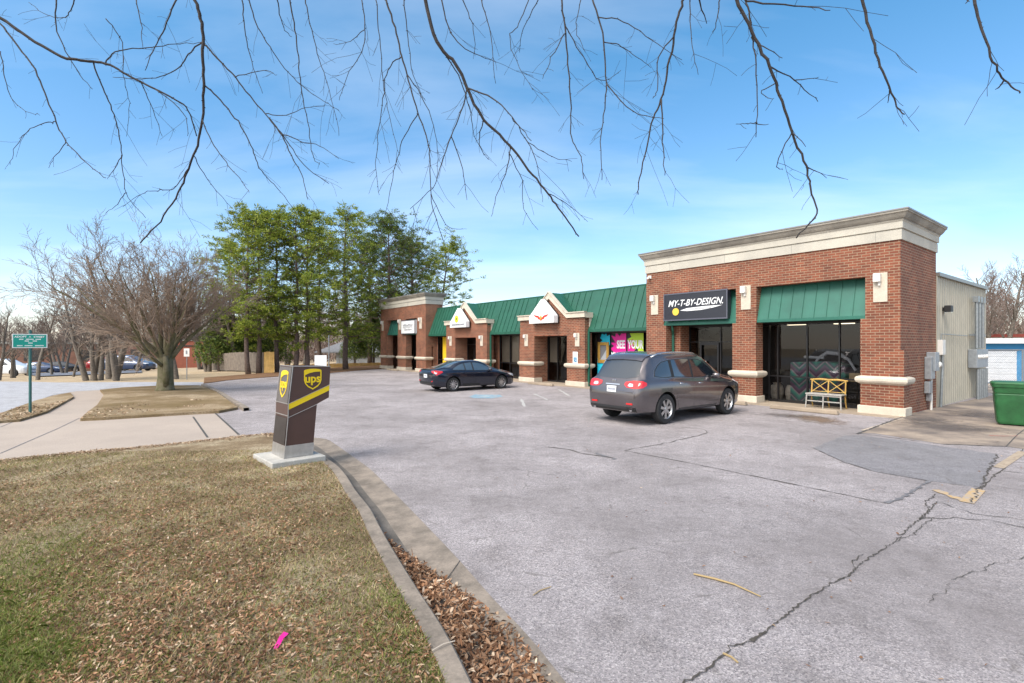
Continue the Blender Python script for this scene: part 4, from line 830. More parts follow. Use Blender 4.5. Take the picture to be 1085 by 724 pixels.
# side shield: on the narrow left face (leaning plane x ~ .066..+.14, facing -x)
lean = math.atan2(.074, .64)
sp_ = MB(); sp_.add([(0, 0, 0), (.001, 0, 0), (0, 0, .001)], [(0, 1, 2)])
side = bpy.data.objects.new('side_logo', bpy.data.meshes.new('side_logo')); COL.objects.link(side); side.parent = ub
def side_tf(o):   # from standing xz-plane facing -y at origin to left face
    o.data.transform(Matrix.Translation((.100, DP / 2, 1.40)) @ Matrix.Rotation(lean, 4, 'Y') @ Matrix.Rotation(-pi / 2, 4, 'Z'))
bpy.data.objects.remove(side)
o1 = shield(ub, 0, .02, .34, .46); side_tf(o1); o2 = text('ups', .22, 'ups_yellow', ub, 0, -.0085, -.045, bold=.005, sx=.95); side_tf(o2)
mb = MB(); mb.prism([(-.28, -.36 + .06), (.28, -.30), (.28, .31), (-.28, .31)], -.006, -.0045); o = mb.build('side_panel', 'parcel_grey', ub); side_tf(o)
MB().add([(.005, .02, .42), (.05, .02, .86), (.05, DP - .02, .86), (.005, DP - .02, .42)], [(0, 1, 2, 3), (3, 2, 1, 0)]).build('lower_side_panel', 'parcel_grey', ub)

# ------------------------------------------------------------------ wheelie bin
t = thing('trash_cart', 'green plastic wheeled trash cart standing on the concrete apron', 'trash cart', (13.05, 13.15, .004), R(-40))
def rrect(hx, hy, r, n=5, cx=0, cy=0):
    out = []
    for qx, qy, a0 in ((1, 1, 0), (-1, 1, 90), (-1, -1, 180), (1, -1, 270)):
        for k in range(n + 1): a = R(a0 + 90 * k / n); out.append((cx + qx * (hx - r) + r * cos(a), cy + qy * (hy - r) + r * sin(a)))
    return out
def loft(mb, rings):
    n = len(rings[0]); o = len(mb.v)
    for r in rings: mb.v += r
    for i in range(len(rings) - 1):
        for j in range(n): a = o + i * n + j; b = o + i * n + (j + 1) % n; mb.f.append((a, b, b + n, a + n)); mb.m.append(0)
    mb.f.append(tuple(o + j for j in range(n - 1, -1, -1))); mb.m.append(0); mb.f.append(tuple(o + (len(rings) - 1) * n + j for j in range(n))); mb.m.append(0)
mat('bin_green', (.016, .105, .030), .45, 0, .35, 3); mb = MB()
loft(mb, [[(x, y, z) for x, y in rrect(hx, hy, .07, cx=cx)] for z, hx, hy, cx in ((.03, .30, .24, 0), (.08, .32, .255, 0), (.62, .375, .30, .01), (.80, .39, .31, .015), (.815, .375, .295, .015), (.84, .39, .31, .015), (.98, .41, .325, .02), (.985, .435, .345, .02), (1.05, .44, .35, .02), (1.055, .40, .32, .02))])
mb.build('body', 'bin_green', t, smooth=False, bevel=.006)
mb = MB(); loft(mb, [[(x, y, z) for x, y in rrect(hx, hy, .08, cx=cx)] for z, hx, hy, cx in ((1.052, .445, .355, .02), (1.085, .455, .36, .02), (1.12, .42, .33, .02), (1.135, .30, .24, .02))]); mb.build('lid', 'bin_green', t, smooth=False, bevel=.005)
mb = MB(); mb.tube([(.43, -.25, 1.02), (.53, -.25, 1.06), (.53, .25, 1.06), (.43, .25, 1.02)], .018, 8); mb.build('handle', 'bin_green', t)
for y in (-.27, .27): mb = MB(); mb.lathe([(0, -.03), (.13, -.03), (.15, -.015), (.15, .015), (.13, .03), (0, .03)], (.33, y, .15), 'y', 20); mb.build('wheel', 'tyre', t, smooth=False)

# ------------------------------------------------------------------ small items
def signpost(name, label, cat, x, y, z, h, pm, r=.03): 
    t = thing(name, label, cat, (x, y, z)); MB().tube([(0, 0, -.1), (0, 0, h)], r, 8).build('post', pm, t); return t
mat('sign_green', (.0, .27, .21), .45); mat('post_green', (.03, .12, .11), .5)
t = signpost('street_notice_sign', 'green roadside sign with white border and small white lettering on a green post', 'road sign', *G(32, 437.5, .07), .07, 2.45, 'post_green', .035)
t.rotation_euler[2] = R(40)
bd = MB().box(-.44, .44, -.055, -.045, 2.22, 2.70).build('sign_panel', 'white_paint', t); MB().box(-.415, .415, -.058, -.0555, 2.245, 2.675).build('green_face', 'sign_green', t)
text('ADOPT', .09, 'white_paint', t, -.23, -.0595, 2.575, bold=.002, depth=.001); text('A', .085, 'white_paint', t, 0, -.0595, 2.575, depth=.001); text('STREET', .085, 'white_paint', t, .23, -.0595, 2.575, bold=.002, depth=.001)
mb = MB()
for z, words in ((2.50, ((-.27, -.16), (-.1, .08), (.14, .27))), (2.44, ((-.13, -.02), (.07, .17))), (2.37, ((-.04, .05),)), (2.28, ((-.32, -.2), (-.13, .06), (.13, .33)))):
    for a, b in words:
        x = a
        while x < b: mb.box(x, x + .02, -.0595, -.0582, z, z + .035); x += .028
mb.build('small_lettering', 'white_paint', t)
for ch in t.children:
    if ch.name.split('.')[0] != 'post':
        ch.data.transform(Matrix.Translation((0, -.01, 2.20 - .07)) @ Matrix.Diagonal((.86, 1, .86, 1)) @ Matrix.Translation((0, 0, -2.46)))
t = signpost('no_parking_sign', 'small white road sign on a thin post beside the brick building', 'road sign', *P(198, 31), 1.75, 'pipe_galv', .025); MB().box(-.17, .17, -.03, -.02, 1.35, 1.85).build('sign_panel', 'white_plastic', t); MB().box(-.05, .05, -.035, -.0305, 1.5, 1.72).build('mark', 'grey_ink', t)
x, y, z = P(341, 36); t = signpost('lot_sign', 'blank white square sign on a grey pole behind the parcel box', 'road sign', x + .5, y, 0, 2.75, 'pipe_galv', .04); MB().box(-1.0, -.15, -.04, -.01, .55, 1.32).build('sign_panel', 'white_paint', t); MB().box(-.2, .02, -.02, .0, 1.0, 1.05).build('arm', 'pipe_galv', t)
x, y = G(297, 683, .1); t = thing('survey_flag', 'small bright pink survey flag lying among the lawn leaves', 'flag', (x, y, .10), R(88))
mb = MB(); mb.add([(-.075, -.012, .012), (-.03, -.016, .02), (.02, -.012, .03), (.08, -.018, .028), (.08, .016, .04), (.02, .014, .045), (-.03, .010, .03), (-.075, .008, .018)], [(0, 1, 6, 7), (1, 2, 5, 6), (2, 3, 4, 5)]); mb.build('plastic_strip', mat('pink', (.9, .02, .30), .5), t); MB().tube([(.03, .0, -.02), (.02, .0, .03), (-.1, .0, .02)], .0015, 4).build('wire', 'pipe_galv', t)
def stick(pix, r, label, m=None):
    pts = [(*G(*p), .006 + r) for p in pix]; o = MB().tube(pts, [r, r * 1.2, r, r * .6][:len(pts)] if len(pts) < 5 else r, 5).build('stick', m or mat('dry_stick', (.38, .27, .13), .8)); tag(o, label, 'stick')
stick([(735, 610), (757, 615), (778, 621), (806, 634)], .009, 'long pale dry stick lying on the asphalt beside the long crack')
stick([(766, 694), (775, 698), (782, 704)], .006, 'short brown stick lying across the long crack'); stick([(565, 632), (572, 627), (584, 623)], .004, 'thin brown twig on the asphalt near the gutter')
o = MB().tube([(*G(458, 690, .13), .135), (*G(470, 684, .13), .14), (*G(482, 680, .13), .135)], .004, 5).build('stick', mat('pale_stick', (.5, .42, .34), .8)); tag(o, 'pale twig resting on the concrete kerb', 'stick')

# ------------------------------------------------------------------ vehicles
def interp(tab, x):
    xs_ = [a for a, _ in tab]; ys_ = [b for _, b in tab]; return float(np.interp(x, xs_, ys_))
def sm(tab, n=160):
    xs_ = np.linspace(tab[0][0], tab[-1][0], n); ys_ = np.interp(xs_, [a for a, _ in tab], [b for _, b in tab]); return xs_, ys_
class Car:
    def __init__(s, P_):
        s.__dict__.update(P_)
    def section(s, x):
        w = interp(s.w, x); zb = interp(s.zb, x); zt = interp(s.top, x); bl = min(interp(s.belt, x), zt - .035); bl = max(bl, zb + .05); wr = min(interp(s.wr, x), w * .97)
        m = zb + (bl - zb) * .5; g = zt - bl; rr = min(.10, g * .45)
        pts = [(0, zb), (.70 * w, zb), (.90 * w, zb + .015), (.955 * w, zb + .06), (.975 * w, zb + .14 * (bl - zb) + .06), (.992 * w, m - .08 * (bl - zb)), (w, m + .1 * (bl - zb)), (.996 * w, m + .25 * (bl - zb)), (.982 * w, bl - .12 * (bl - zb)), (.962 * w, bl - .03), (.935 * w, bl)]
        we = .935 * w
        for k in (.2, .4, .6, .8): pts.append((we + (wr - we) * (k ** 1.15), bl + (g - rr) * k))
        pts += [(wr, zt - rr), (wr - rr * .35, zt - rr * .45), (wr - rr * .95, zt - rr * .14), (wr * .6, zt - .0 + .01 * (g > .3)), (wr * .3, zt + .02 * min(1, g * 2)), (0, zt + .025 * min(1, g * 2))]
        return pts
    def mesh(s):
        xs_ = np.concatenate([np.linspace(0, .5, 18)[:-1], np.linspace(.5, s.L - .5, 44)[:-1], np.linspace(s.L - .5, s.L, 18)]); V = []; F = []; n = None
        for x in xs_:
            h = s.section(x); full = [(-y, z) for y, z in h[::-1]][:-1] + [(y, z) for y, z in h][0:]
            full = [(y, z) for y, z in h] + [(-y, z) for y, z in h[-2:0:-1]]; n = len(full); V += [(x, y, z) for y, z in full]
        for i in range(len(xs_) - 1):
            for j in range(n): a = i * n + j; b = i * n + (j + 1) % n; F.append((a, a + n, b + n, b))
        F.append(tuple(range(n))); F.append(tuple((len(xs_) - 1) * n + j for j in range(n - 1, -1, -1)))
        return V, F
def make_car(name, label, loc, rotz, P_, paint, glassm='car_glass', detail=True, group=None, rimm='rim', spokes=7):
    t = thing(name, label, 'car' if P_['kind'] != 'pickup' else 'pickup truck', loc, rotz, group); c = Car(P_); V, F = c.mesh(); xr = P_['xr']
    V = [(x - xr, y, z) for x, y, z in V]       # origin: rear axle, ground
    bvh = BVHTree.FromPolygons([Vector(v) for v in V], F)
    me = bpy.data.meshes.new('body'); me.from_pydata(V, [], F); me.materials.append(MATS[paint]); me.materials.append(MATS['black'])
    bm = bmesh.new(); bm.from_mesh(me); bmesh.ops.recalc_face_normals(bm, faces=bm.faces[:]); bm.to_mesh(me); bm.free()
    body = bpy.data.objects.new('body', me); COL.objects.link(body); cut = []
    WR = P_['wheel']; W = max(b for _, b in P_['w']); wb = P_['wb']
    cm = MB(); cm.cur = 1
    for x in (0, wb):
        for sg in (-1, 1):
            y0, y1 = sorted((sg * (W - .30), sg * (W + .1))); pr = [(x + (WR + .055) * cos(a), WR + .01 + (WR + .055) * sin(a)) for a in np.linspace(0, 2 * pi, 33)[:-1]]; cm.prism(pr[::-1], y0, y1)
    cme = bpy.data.meshes.new('cut'); cme.from_pydata(cm.v, [], cm.f); cme.materials.append(MATS[paint]); cme.materials.append(MATS['black']); cme.polygons.foreach_set('material_index', cm.m)
    bm = bmesh.new(); bm.from_mesh(cme); bmesh.ops.recalc_face_normals(bm, faces=bm.faces[:]); bm.to_mesh(cme); bm.free()
    co = bpy.data.objects.new('cut', cme); COL.objects.link(co); md = body.modifiers.new('b', 'BOOLEAN'); md.object = co; md.operation = 'DIFFERENCE'; md.solver = 'EXACT'
    dg = bpy.context.evaluated_depsgraph_get(); nm = bpy.data.meshes.new_from_object(body.evaluated_get(dg)); body.modifiers.clear(); body.data = nm; bpy.data.objects.remove(co)
    nm.polygons.foreach_set('use_smooth', [p.material_index == 0 for p in nm.polygons])
    try: nm.set_sharp_from_angle(angle=R(38))
    except Exception: pass
    body.parent = t
    def proj(nm_, outline, O, U, Vv, Rd, m, off=.004, parent=None, step=.06, skirt=.012):
        O, U, Vv, Rd = Vector(O), Vector(U), Vector(Vv), Vector(Rd).normalized(); b = bmesh.new(); b.faces.new([b.verts.new((p[0], p[1], 0)) for p in outline])
        for ax in (0, 1):
            lo = min(p[ax] for p in outline); hi = max(p[ax] for p in outline); q = lo + step
            while q < hi - .001:
                bmesh.ops.bisect_plane(b, geom=b.verts[:] + b.edges[:] + b.faces[:], plane_co=(q, 0, 0) if ax == 0 else (0, q, 0), plane_no=(1, 0, 0) if ax == 0 else (0, 1, 0)); q += step
        b.verts.index_update(); out = MB(); idx = {}; skv = {}
        for v in b.verts:
            o_ = O + U * v.co.x + Vv * v.co.y; h, nrm, _, _ = bvh.ray_cast(o_, Rd)
            if h is None or (h - o_).length > 4: h, nrm, _, _ = bvh.find_nearest(o_ + Rd * P_.get('fallback', 1.0))
            if nrm.dot(Rd) > 0: nrm = -nrm
            idx[v.index] = len(out.v); out.v.append(tuple(h + nrm * off)); skv[v.index] = h - nrm * skirt
        for f in b.faces: out.f.append(tuple(idx[v.index] for v in f.verts)); out.m.append(0)
        for e in b.edges:
            if e.is_boundary:
                i, j = e.verts[0].index, e.verts[1].index; a = len(out.v); out.v += [tuple(skv[i]), tuple(skv[j])]; out.f.append((idx[i], idx[j], a + 1, a)); out.m.append(0)
        b.free(); o = out.build(nm_, m, parent or t); 
        bm2 = bmesh.new(); bm2.from_mesh(o.data); bmesh.ops.recalc_face_normals(bm2, faces=bm2.faces[:]); bm2.to_mesh(o.data); bm2.free()
        o.data.polygons.foreach_set('use_smooth', [True] * len(o.data.polygons))
        try: o.data.set_sharp_from_angle(angle=R(40))
        except Exception: pass
        return o
    if detail:
        cz_ = sum(p[1] for p in P_['dlo']) / len(P_['dlo']); cx_ = sum(p[0] for p in P_['dlo']) / len(P_['dlo'])
        for sg in (-1, 1): proj('window_trim', [(cx_ + (a - cx_) * 1.009 - xr, cz_ + (b - cz_) * 1.045) for a, b in P_['dlo']], (0, sg * 3, 0), (1, 0, 0), (0, 0, 1), (0, -sg, 0), P_.get('trimm', 'trim_black'), .002)
        for sg in (-1, 1): proj('pillar_trim', [(x - xr, z) for x, z in P_['dlo']], (0, sg * 3, 0), (1, 0, 0), (0, 0, 1), (0, -sg, 0), 'trim_black', .0045)
    for win in P_['side_win']:
        q = [(x - xr, z) for x, z in win]
        for sg in (-1, 1):
            proj('side_window', q, (0, sg * 3, 0), (1, 0, 0), (0, 0, 1), (0, -sg, 0), glassm, .007)
    proj('rear_window', P_['rear_win'], (-3, 0, 0), (0, 1, 0), (0, 0, 1), (1, 0, 0), glassm, .006); proj('windscreen', P_['wind'], (P_['L'] + 2, 0, 0), (0, 1, 0), (0, 0, 1), (-1, 0, 0), glassm, .006)
    for sg in (-1, 1):
        for nm_, key, m in (('tail_light', 'tail', 'red_lens'), ('headlight', 'head', 'clear_lens')):
            if key in P_:
                fwd = 1 if key == 'tail' else -1; dr = Vector((fwd * .75, -sg * .66, 0)).normalized(); U = Vector((-dr.y, dr.x, 0)) 
                if U.y * sg < 0: U = -U
                cp = Vector(P_[key + '_c']); cp = Vector((cp.x - xr, cp.y * sg, 0)); proj(nm_, P_[key], cp - dr * 2, U, (0, 0, 1), dr, m, .008, step=.04)
                if key == 'tail' and detail: proj('reverse_lens', P_['rev'], cp - dr * 2, U, (0, 0, 1), dr, 'clear_lens', .011, step=.03, skirt=.002)
    # wheels
    for x in (0, wb):
        for sg in (-1, 1):
            w_ = MB(); r = WR; wd = .115; cy = sg * (W - .135)
            w_.lathe([(r * .66, -wd), (r * .93, -wd), (r * .985, -wd * .8), (r, -wd * .5), (r, wd * .5), (r * .985, wd * .8), (r * .93, wd), (r * .66, wd), (r * .66, -wd)], (x, cy, r), 'y', 32); wh = w_.build('wheel', 'tyre', t, smooth=True)
            try: wh.data.set_sharp_from_angle(angle=R(35))
            except Exception: pass
            q = MB(); q.lathe([(r * .68, -sg * (wd - .0)), (r * .64, -sg * (wd - .012)), (r * .60, -sg * (wd - .05))], (x, cy, r), 'y', 32); fr_ = cy + sg * (wd - .028)
            ns = spokes
            for k in range(ns):
                a = 2 * pi * k / ns + .2; d1 = (cos(a), sin(a)); n1 = (-sin(a), cos(a)); a0, a1, w0, w1 = r * .10, r * .63, r * .075, r * (.105 if ns < 9 else .055)
                pl = [(d1[0] * a0 + n1[0] * w0, d1[1] * a0 + n1[1] * w0), (d1[0] * a1 + n1[0] * w1, d1[1] * a1 + n1[1] * w1), (d1[0] * a1 - n1[0] * w1, d1[1] * a1 - n1[1] * w1), (d1[0] * a0 - n1[0] * w0, d1[1] * a0 - n1[1] * w0)]
                q.prism([(x + u, r + v) for u, v in pl], *sorted((fr_, fr_ - sg * .03)))
            q.lathe([(0, -sg * .01), (r * .13, -sg * .008), (r * .15, 0)], (x, fr_ + sg * .004, r), 'y', 20); q.build('rim', rimm, wh)
            q = MB(); q.lathe([(0, 0), (r * .665, 0)], (x, cy + sg * (wd - .075), r), 'y', 28); q.build('brake_disc', 'rim_dark', wh)
    if detail:
        for sg in (-1, 1):
            for seam in P_['seams']:
                q = []
                for i in range(len(seam)): q.append(seam[i])
                L_s = [(a - xr - .004, b) for a, b in q] + [(a - xr + .004, b) for a, b in q[::-1]]; proj('door_seam', L_s, (0, sg * 3, 0), (1, 0, 0), (0, 0, 1), (0, -sg, 0), 'trim_black', .0015, skirt=.004, step=.1)
            for hx, hz in P_['handles']:
                h, nrm, _, _ = bvh.ray_cast(Vector((hx - xr, sg * 3, hz)), Vector((0, -sg, 0))); mb = MB(); mb.tube([(h.x - .10, h.y, hz), (h.x - .08, h.y + sg * .035, hz + .004), (h.x + .08, h.y + sg * .035, hz + .006), (h.x + .10, h.y, hz + .004)], .013, 6); mb.build('door_handle', P_['handlem'] if P_['handlem'] != 'paint' else paint, t, smooth=True)
            mx, mz = P_['mirror']; h, nrm, _, _ = bvh.ray_cast(Vector((mx - xr, sg * 3, mz)), Vector((0, -sg, 0))); mb = MB(); yy = h.y
            loft(mb, [[(h.x + .0 + a * .7 + k, yy + sg * (.06 + b), mz + c_) for (b, c_) in rrect_] for k, a, rrect_ in [(-.06, 0, [(p + .1, q_) for p, q_ in rrect(.095, .065, .03, 3)]), (.02, 0, [(p + .1, q_) for p, q_ in rrect(.10, .07, .04, 3)]), (.09, 0, [(p + .09, q_) for p, q_ in rrect(.06, .04, .03, 3)])]])
            mb.tube([(h.x, yy - sg * .02, mz - .02), (h.x, yy + sg * .09, mz - .03)], .025, 6)
            bm2 = mb.build('wing_mirror', paint, t, smooth=True)
        pz = P_['plate']; h, _, _, _ = bvh.ray_cast(Vector((-3, P_.get('plate_y', 0), pz)), Vector((1, 0, 0))); mb = MB(); py = P_.get('plate_y', 0); mb.box(h.x - .018, h.x + .03, py - .155, py + .155, pz - .078, pz + .078); pl = mb.build('licence_plate', 'white_paint', t)
        mb = MB()
        for k in range(6): mb.box(h.x - .0205, h.x - .0185, py - .115 + k * .04, py - .092 + k * .04, pz - .03, pz + .028)
        mb.build('plate_characters', mat('plate_ink', (.05, .07, .16), .5), pl)
        proj('lower_trim', P_['rear_trim'], (-3, 0, 0), (0, 1, 0), (0, 0, 1), (1, 0, 0), 'trim_black', .006)
        if 'chrome_bar' in P_: proj('chrome_bar', P_['chrome_bar'], (-3, 0, 0), (0, 1, 0), (0, 0, 1), (1, 0, 0), 'chrome', .012)
        if 'reflector' in P_:
            for sg in (-1, 1): proj('reflector', [(sg * a, b) for a, b in P_['reflector']], (-3, 0, 0), (0, 1, 0), (0, 0, 1), (1, 0, 0), 'red_lens', .012)
        for sg in (-1, 1): proj('side_sill', [(P_['sill'][0] - xr, P_['sill'][2]), (P_['sill'][1] - xr, P_['sill'][2]), (P_['sill'][1] - xr, P_['sill'][3]), (P_['sill'][0] - xr, P_['sill'][3])], (0, sg * 3, 0), (1, 0, 0), (0, 0, 1), (0, -sg, 0), 'trim_black', .004)
    return t, proj, bvh, xr
SUV = dict(dlo=[(.63, 1.225), (.70, 1.37), (.85, 1.50), (1.05, 1.595), (1.33, 1.635), (2.02, 1.667), (2.36, 1.66), (2.76, 1.635), (3.02, 1.572), (3.27, 1.43), (3.55, 1.24), (3.60, 1.125), (2.3, 1.145), (1.4, 1.185), (1.0, 1.175)],kind='suv', L=5.12, wb=3.02, xr=1.05, wheel=.385,
    top=[(0, .86), (.03, .95), (.08, 1.06), (.14, 1.14), (.22, 1.26), (.34, 1.42), (.46, 1.57), (.58, 1.69), (.68, 1.74), (.85, 1.775), (1.2, 1.81), (1.7, 1.825), (2.3, 1.82), (2.8, 1.785), (3.05, 1.74), (3.3, 1.60), (3.6, 1.42), (3.85, 1.28), (4.0, 1.20), (4.3, 1.14), (4.6, 1.08), (4.85, 1.0), (5.0, .9), (5.08, .78), (5.12, .66)],
    zb=[(0, .42), (.1, .33), (.6, .28), (4.6, .26), (5.0, .28), (5.12, .40)], belt=[(0, 1.10), (.6, 1.13), (1.5, 1.13), (2.5, 1.09), (3.9, 1.02), (5.12, .9)],
    w=[(0, .74), (.02, .80), (.07, .87), (.16, .925), (.35, .965), (.8, .99), (1.3, 1.0), (2.5, .985), (4.0, 1.0), (4.4, .985), (4.7, .93), (4.9, .85), (5.05, .72), (5.12, .60)],
    wr=[(0, .72), (.3, .74), (.5, .735), (.7, .74), (1.2, .76), (2.6, .75), (3.1, .73), (3.6, .78), (4.0, .80), (4.6, .76), (5.12, .5)],
    side_win=[[(.66, 1.235), (.72, 1.36), (.86, 1.48), (1.05, 1.575), (1.33, 1.615), (1.33, 1.21), (1.0, 1.19)], [(1.46, 1.20), (1.46, 1.625), (2.02, 1.65), (2.27, 1.64), (2.27, 1.165)], [(2.36, 1.16), (2.36, 1.64), (2.75, 1.615), (3.0, 1.555), (3.25, 1.42), (3.52, 1.23), (3.56, 1.14)]],
    rear_win=[(-.70, 1.22), (-.72, 1.27), (-.62, 1.60), (-.55, 1.655), (.55, 1.655), (.62, 1.60), (.72, 1.27), (.70, 1.22), (.35, 1.175), (-.35, 1.175)], wind=[(-.70, 1.24), (-.66, 1.62), (-.5, 1.68), (.5, 1.68), (.66, 1.62), (.70, 1.24)],
    tail=[(-.34, 1.02), (-.30, 1.09), (-.1, 1.13), (.12, 1.125), (.22, 1.08), (.22, 1.02), (.12, .96), (-.1, .935), (-.28, .955)], tail_c=(.10, .80), rev=[(-.25, 1.0), (-.2, 1.06), (-.12, 1.05), (-.12, .99), (-.2, .975)],
    head=[(-.3, .86), (-.2, .98), (.2, 1.0), (.3, .95), (.1, .86)], head_c=(4.9, .78),
    seams=[[(1.40, 1.15), (1.40, .95), (1.52, .62), (1.62, .36)], [(2.32, 1.13), (2.32, .36)], [(3.60, 1.1), (3.55, .6), (3.42, .36)]], handles=[(1.72, 1.02), (2.62, .99)], handlem='chrome', mirror=(3.30, 1.17), plate=.90,
    rear_trim=[(-.78, .36), (-.78, .47), (.78, .47), (.78, .36)], chrome_bar=[(-.24, 1.005), (-.24, 1.03), (.24, 1.03), (.24, 1.005)], reflector=[(.50, .53), (.70, .53), (.70, .575), (.50, .575)], sill=(1.62, 3.45, .28, .37), trimm='chrome_dark')
SED = dict(dlo=[(.95, .985), (1.15, 1.115), (1.42, 1.23), (1.66, 1.285), (2.05, 1.32), (2.4, 1.305), (2.63, 1.25), (2.92, 1.12), (3.15, .98), (3.16, .92), (2.1, .94), (1.6, .96)],kind='sedan', L=4.63, wb=2.70, xr=.98, wheel=.325,
    top=[(0, .80), (.02, .92), (.06, 1.0), (.12, 1.03), (.25, 1.045), (.5, 1.09), (.8, 1.18), (1.15, 1.29), (1.5, 1.365), (1.9, 1.405), (2.3, 1.405), (2.6, 1.37), (2.85, 1.29), (3.15, 1.14), (3.45, 1.0), (3.6, .96), (3.9, .915), (4.2, .85), (4.4, .78), (4.55, .69), (4.63, .58)],
    zb=[(0, .38), (.1, .28), (.5, .20), (4.3, .18), (4.55, .22), (4.63, .32)], belt=[(0, .95), (.8, .95), (2.0, .92), (3.4, .88), (4.63, .7)],
    w=[(0, .66), (.02, .73), (.08, .80), (.2, .85), (.5, .885), (1.0, .90), (2.3, .89), (3.6, .90), (4.0, .88), (4.3, .82), (4.5, .72), (4.63, .55)],
    wr=[(0, .66), (.5, .60), (.9, .585), (1.3, .60), (2.3, .61), (2.8, .60), (3.2, .66), (3.6, .72), (4.2, .66), (4.63, .4)],
    side_win=[[(.98, 1.0), (1.15, 1.10), (1.42, 1.215), (1.62, 1.265), (1.62, .975)], [(1.68, .97), (1.68, 1.275), (1.95, 1.305), (2.05, 1.305), (2.05, .955)], [(2.12, .95), (2.12, 1.305), (2.4, 1.29), (2.62, 1.235), (2.9, 1.11), (3.12, .975), (3.12, .93)]],
    rear_win=[(-.60, 1.10), (-.52, 1.34), (.52, 1.34), (.60, 1.10), (.3, 1.085), (-.3, 1.085)], wind=[(-.64, 1.02), (-.54, 1.34), (.54, 1.34), (.64, 1.02)],
    tail=[(-.20, .90), (-.22, .965), (.02, .98), (.26, .95), (.30, .90), (.16, .80), (.06, .76), (.0, .84)], tail_c=(.14, .72), rev=[(-.02, .84), (.0, .90), (.09, .89), (.07, .83)],
    head=[(-.28, .60), (-.2, .68), (.1, .74), (.34, .76), (.2, .66), (0, .6)], head_c=(4.4, .70),
    seams=[[(1.25, .98), (1.35, .7), (1.45, .55), (1.5, .26)], [(2.09, .95), (2.12, .26)], [(3.15, .93), (3.15, .5), (3.05, .26)]], handles=[(1.5, .86), (2.45, .83)], handlem='paint', mirror=(2.95, .96), plate=.72,
    rear_trim=[(-.62, .33), (-.62, .46), (.62, .46), (.62, .33)], reflector=[(.58, .46), (.68, .48), (.68, .53), (.60, .51)], sill=(1.5, 3.2, .19, .26))
mat('paint_brown', (.135, .118, .125), .22, .75, coat=1); mat('paint_navy', (.010, .014, .030), .22, .5, coat=1)
ang = math.atan2(V_[1], V_[0])
rc = Vector((4.0, 13.375, 0)); hd = Vector((cos(ang), sin(ang), 0)); lt = Vector((-sin(ang), cos(ang), 0))
rc = rc + lt * .86
suv, proj, bvh, xr = make_car('parked_suv', 'brown grey crossover parked nose to the shops between the black sign and the colourful posters', (rc.x, rc.y, .002), ang, SUV, 'paint_brown')
for sg in (-1, 1):
    mb = MB(); pts = []
    for x in np.linspace(.75, 2.9, 9): h, _, _, _ = bvh.ray_cast(Vector((x - xr, sg * .70, 3)), Vector((0, 0, -1))); pts.append((x - xr, sg * .70, h.z + (.045 if .8 < x < 2.85 else .0)))
    mb.tube(pts, .018, 6); mb.build('roof_rail', 'chrome', suv, smooth=True)
proj('sunroof', [(-.45, -.5), (.45, -.5), (.45, .45), (-.45, .45)], (2.0 - xr, 0, 4), (0, 1, 0), (1, 0, 0), (0, 0, -1), 'car_glass', .004)
mb = MB(); mb.tube([(.43 - xr, -.2, 1.235), (.38 - xr, .05, 1.225), (.40 - xr, .2, 1.25)], .012, 5); mb.build('rear_wiper', 'trim_black', suv)
mb = MB(); mb.tube([(.02 - xr, -.62, .40), (.2 - xr, -.62, .41)], .045, 10); mb.tube([(.02 - xr, .62, .40), (.2 - xr, .62, .41)], .045, 10); mb.build('exhaust', 'chrome', suv)
h, _, _, _ = bvh.ray_cast(Vector((-3, 0, 1.10)), Vector((1, 0, 0))); mb = MB()
for k, (a, b) in enumerate(((-.035, .01), (0, -.005), (.035, .01))): mb.lathe([(0, 0), (.03, .0), (.035, .012)], (h.x - .014, a, 1.10 + b), 'x', 10)
mb.build('badge', 'chrome', suv)
proj('spoiler', [(-.62, -.12), (.62, -.12), (.66, .16), (-.66, .16)], (.62 - xr, 0, 4), (0, 1, 0), (1, 0, 0), (0, 0, -1), 'paint_brown', .03)
rs = Vector((-2.62, 22.45, 0)) + lt * .77
sed, proj, bvh, xr = make_car('parked_sedan', 'dark navy sedan parked at the middle doorways facing the shops', (rs.x, rs.y, .002), ang - .02, SED, 'paint_navy', 'car_glass_blue', spokes=10)
sed.scale = (.965, .965, .965); suv.scale = (1, 1, 1.025)
# ------------------------------------------------------------------ distant vehicles
mat('paint_white', (.72, .73, .75), .3, coat=1); mat('paint_red', (.25, .01, .015), .3, .3, coat=1); mat('paint_blue', (.04, .06, .12), .3, .5, coat=1); mat('paint_black', (.012, .012, .014), .3, coat=1); mat('paint_tan', (.30, .28, .26), .35, .4, coat=1); mat('paint_purple', (.05, .012, .03), .3, .4, coat=1)
g = 'cars in the car park beyond the street'
for (px, D, an, P_, pm, nm, lab) in ((-12, 53, 8, SUV, 'paint_white', 'parked_suv', 'white sport utility car parked at the left edge beyond the street'), (28, 62, 20, SED, 'paint_blue', 'parked_sedan', 'blue grey car parked just behind the white car at the left'), (52, 66, 35, SED, 'paint_black', 'parked_sedan', 'small black car beside the green signpost in the far car park'), (8, 66, 5, SED, 'paint_white', 'parked_sedan', 'pale silver car roof showing behind the white car at the left'),
    (104, 68, 10, SUV, 'paint_red', 'parked_suv', 'dark red car half hidden behind the bare trunks'), (122, 58, 5, SUV, 'paint_blue', 'parked_suv', 'blue and tan utility car parked left of the big bare tree'), (136, 66, 5, SED, 'paint_white', 'parked_sedan', 'white sedan behind the blue and tan utility car'), (140, 72, 10, SUV, 'paint_black', 'parked_suv', 'black car beyond the white sedan near the brick building'),
    (238, 60, 60, SED, 'paint_black', 'parked_sedan', 'black car at the end of the wooden fence')):
    x, y, z = P(px, D); make_car(nm, lab, (x, y, z + .03), R(an), P_, pm, detail=False, group=g)

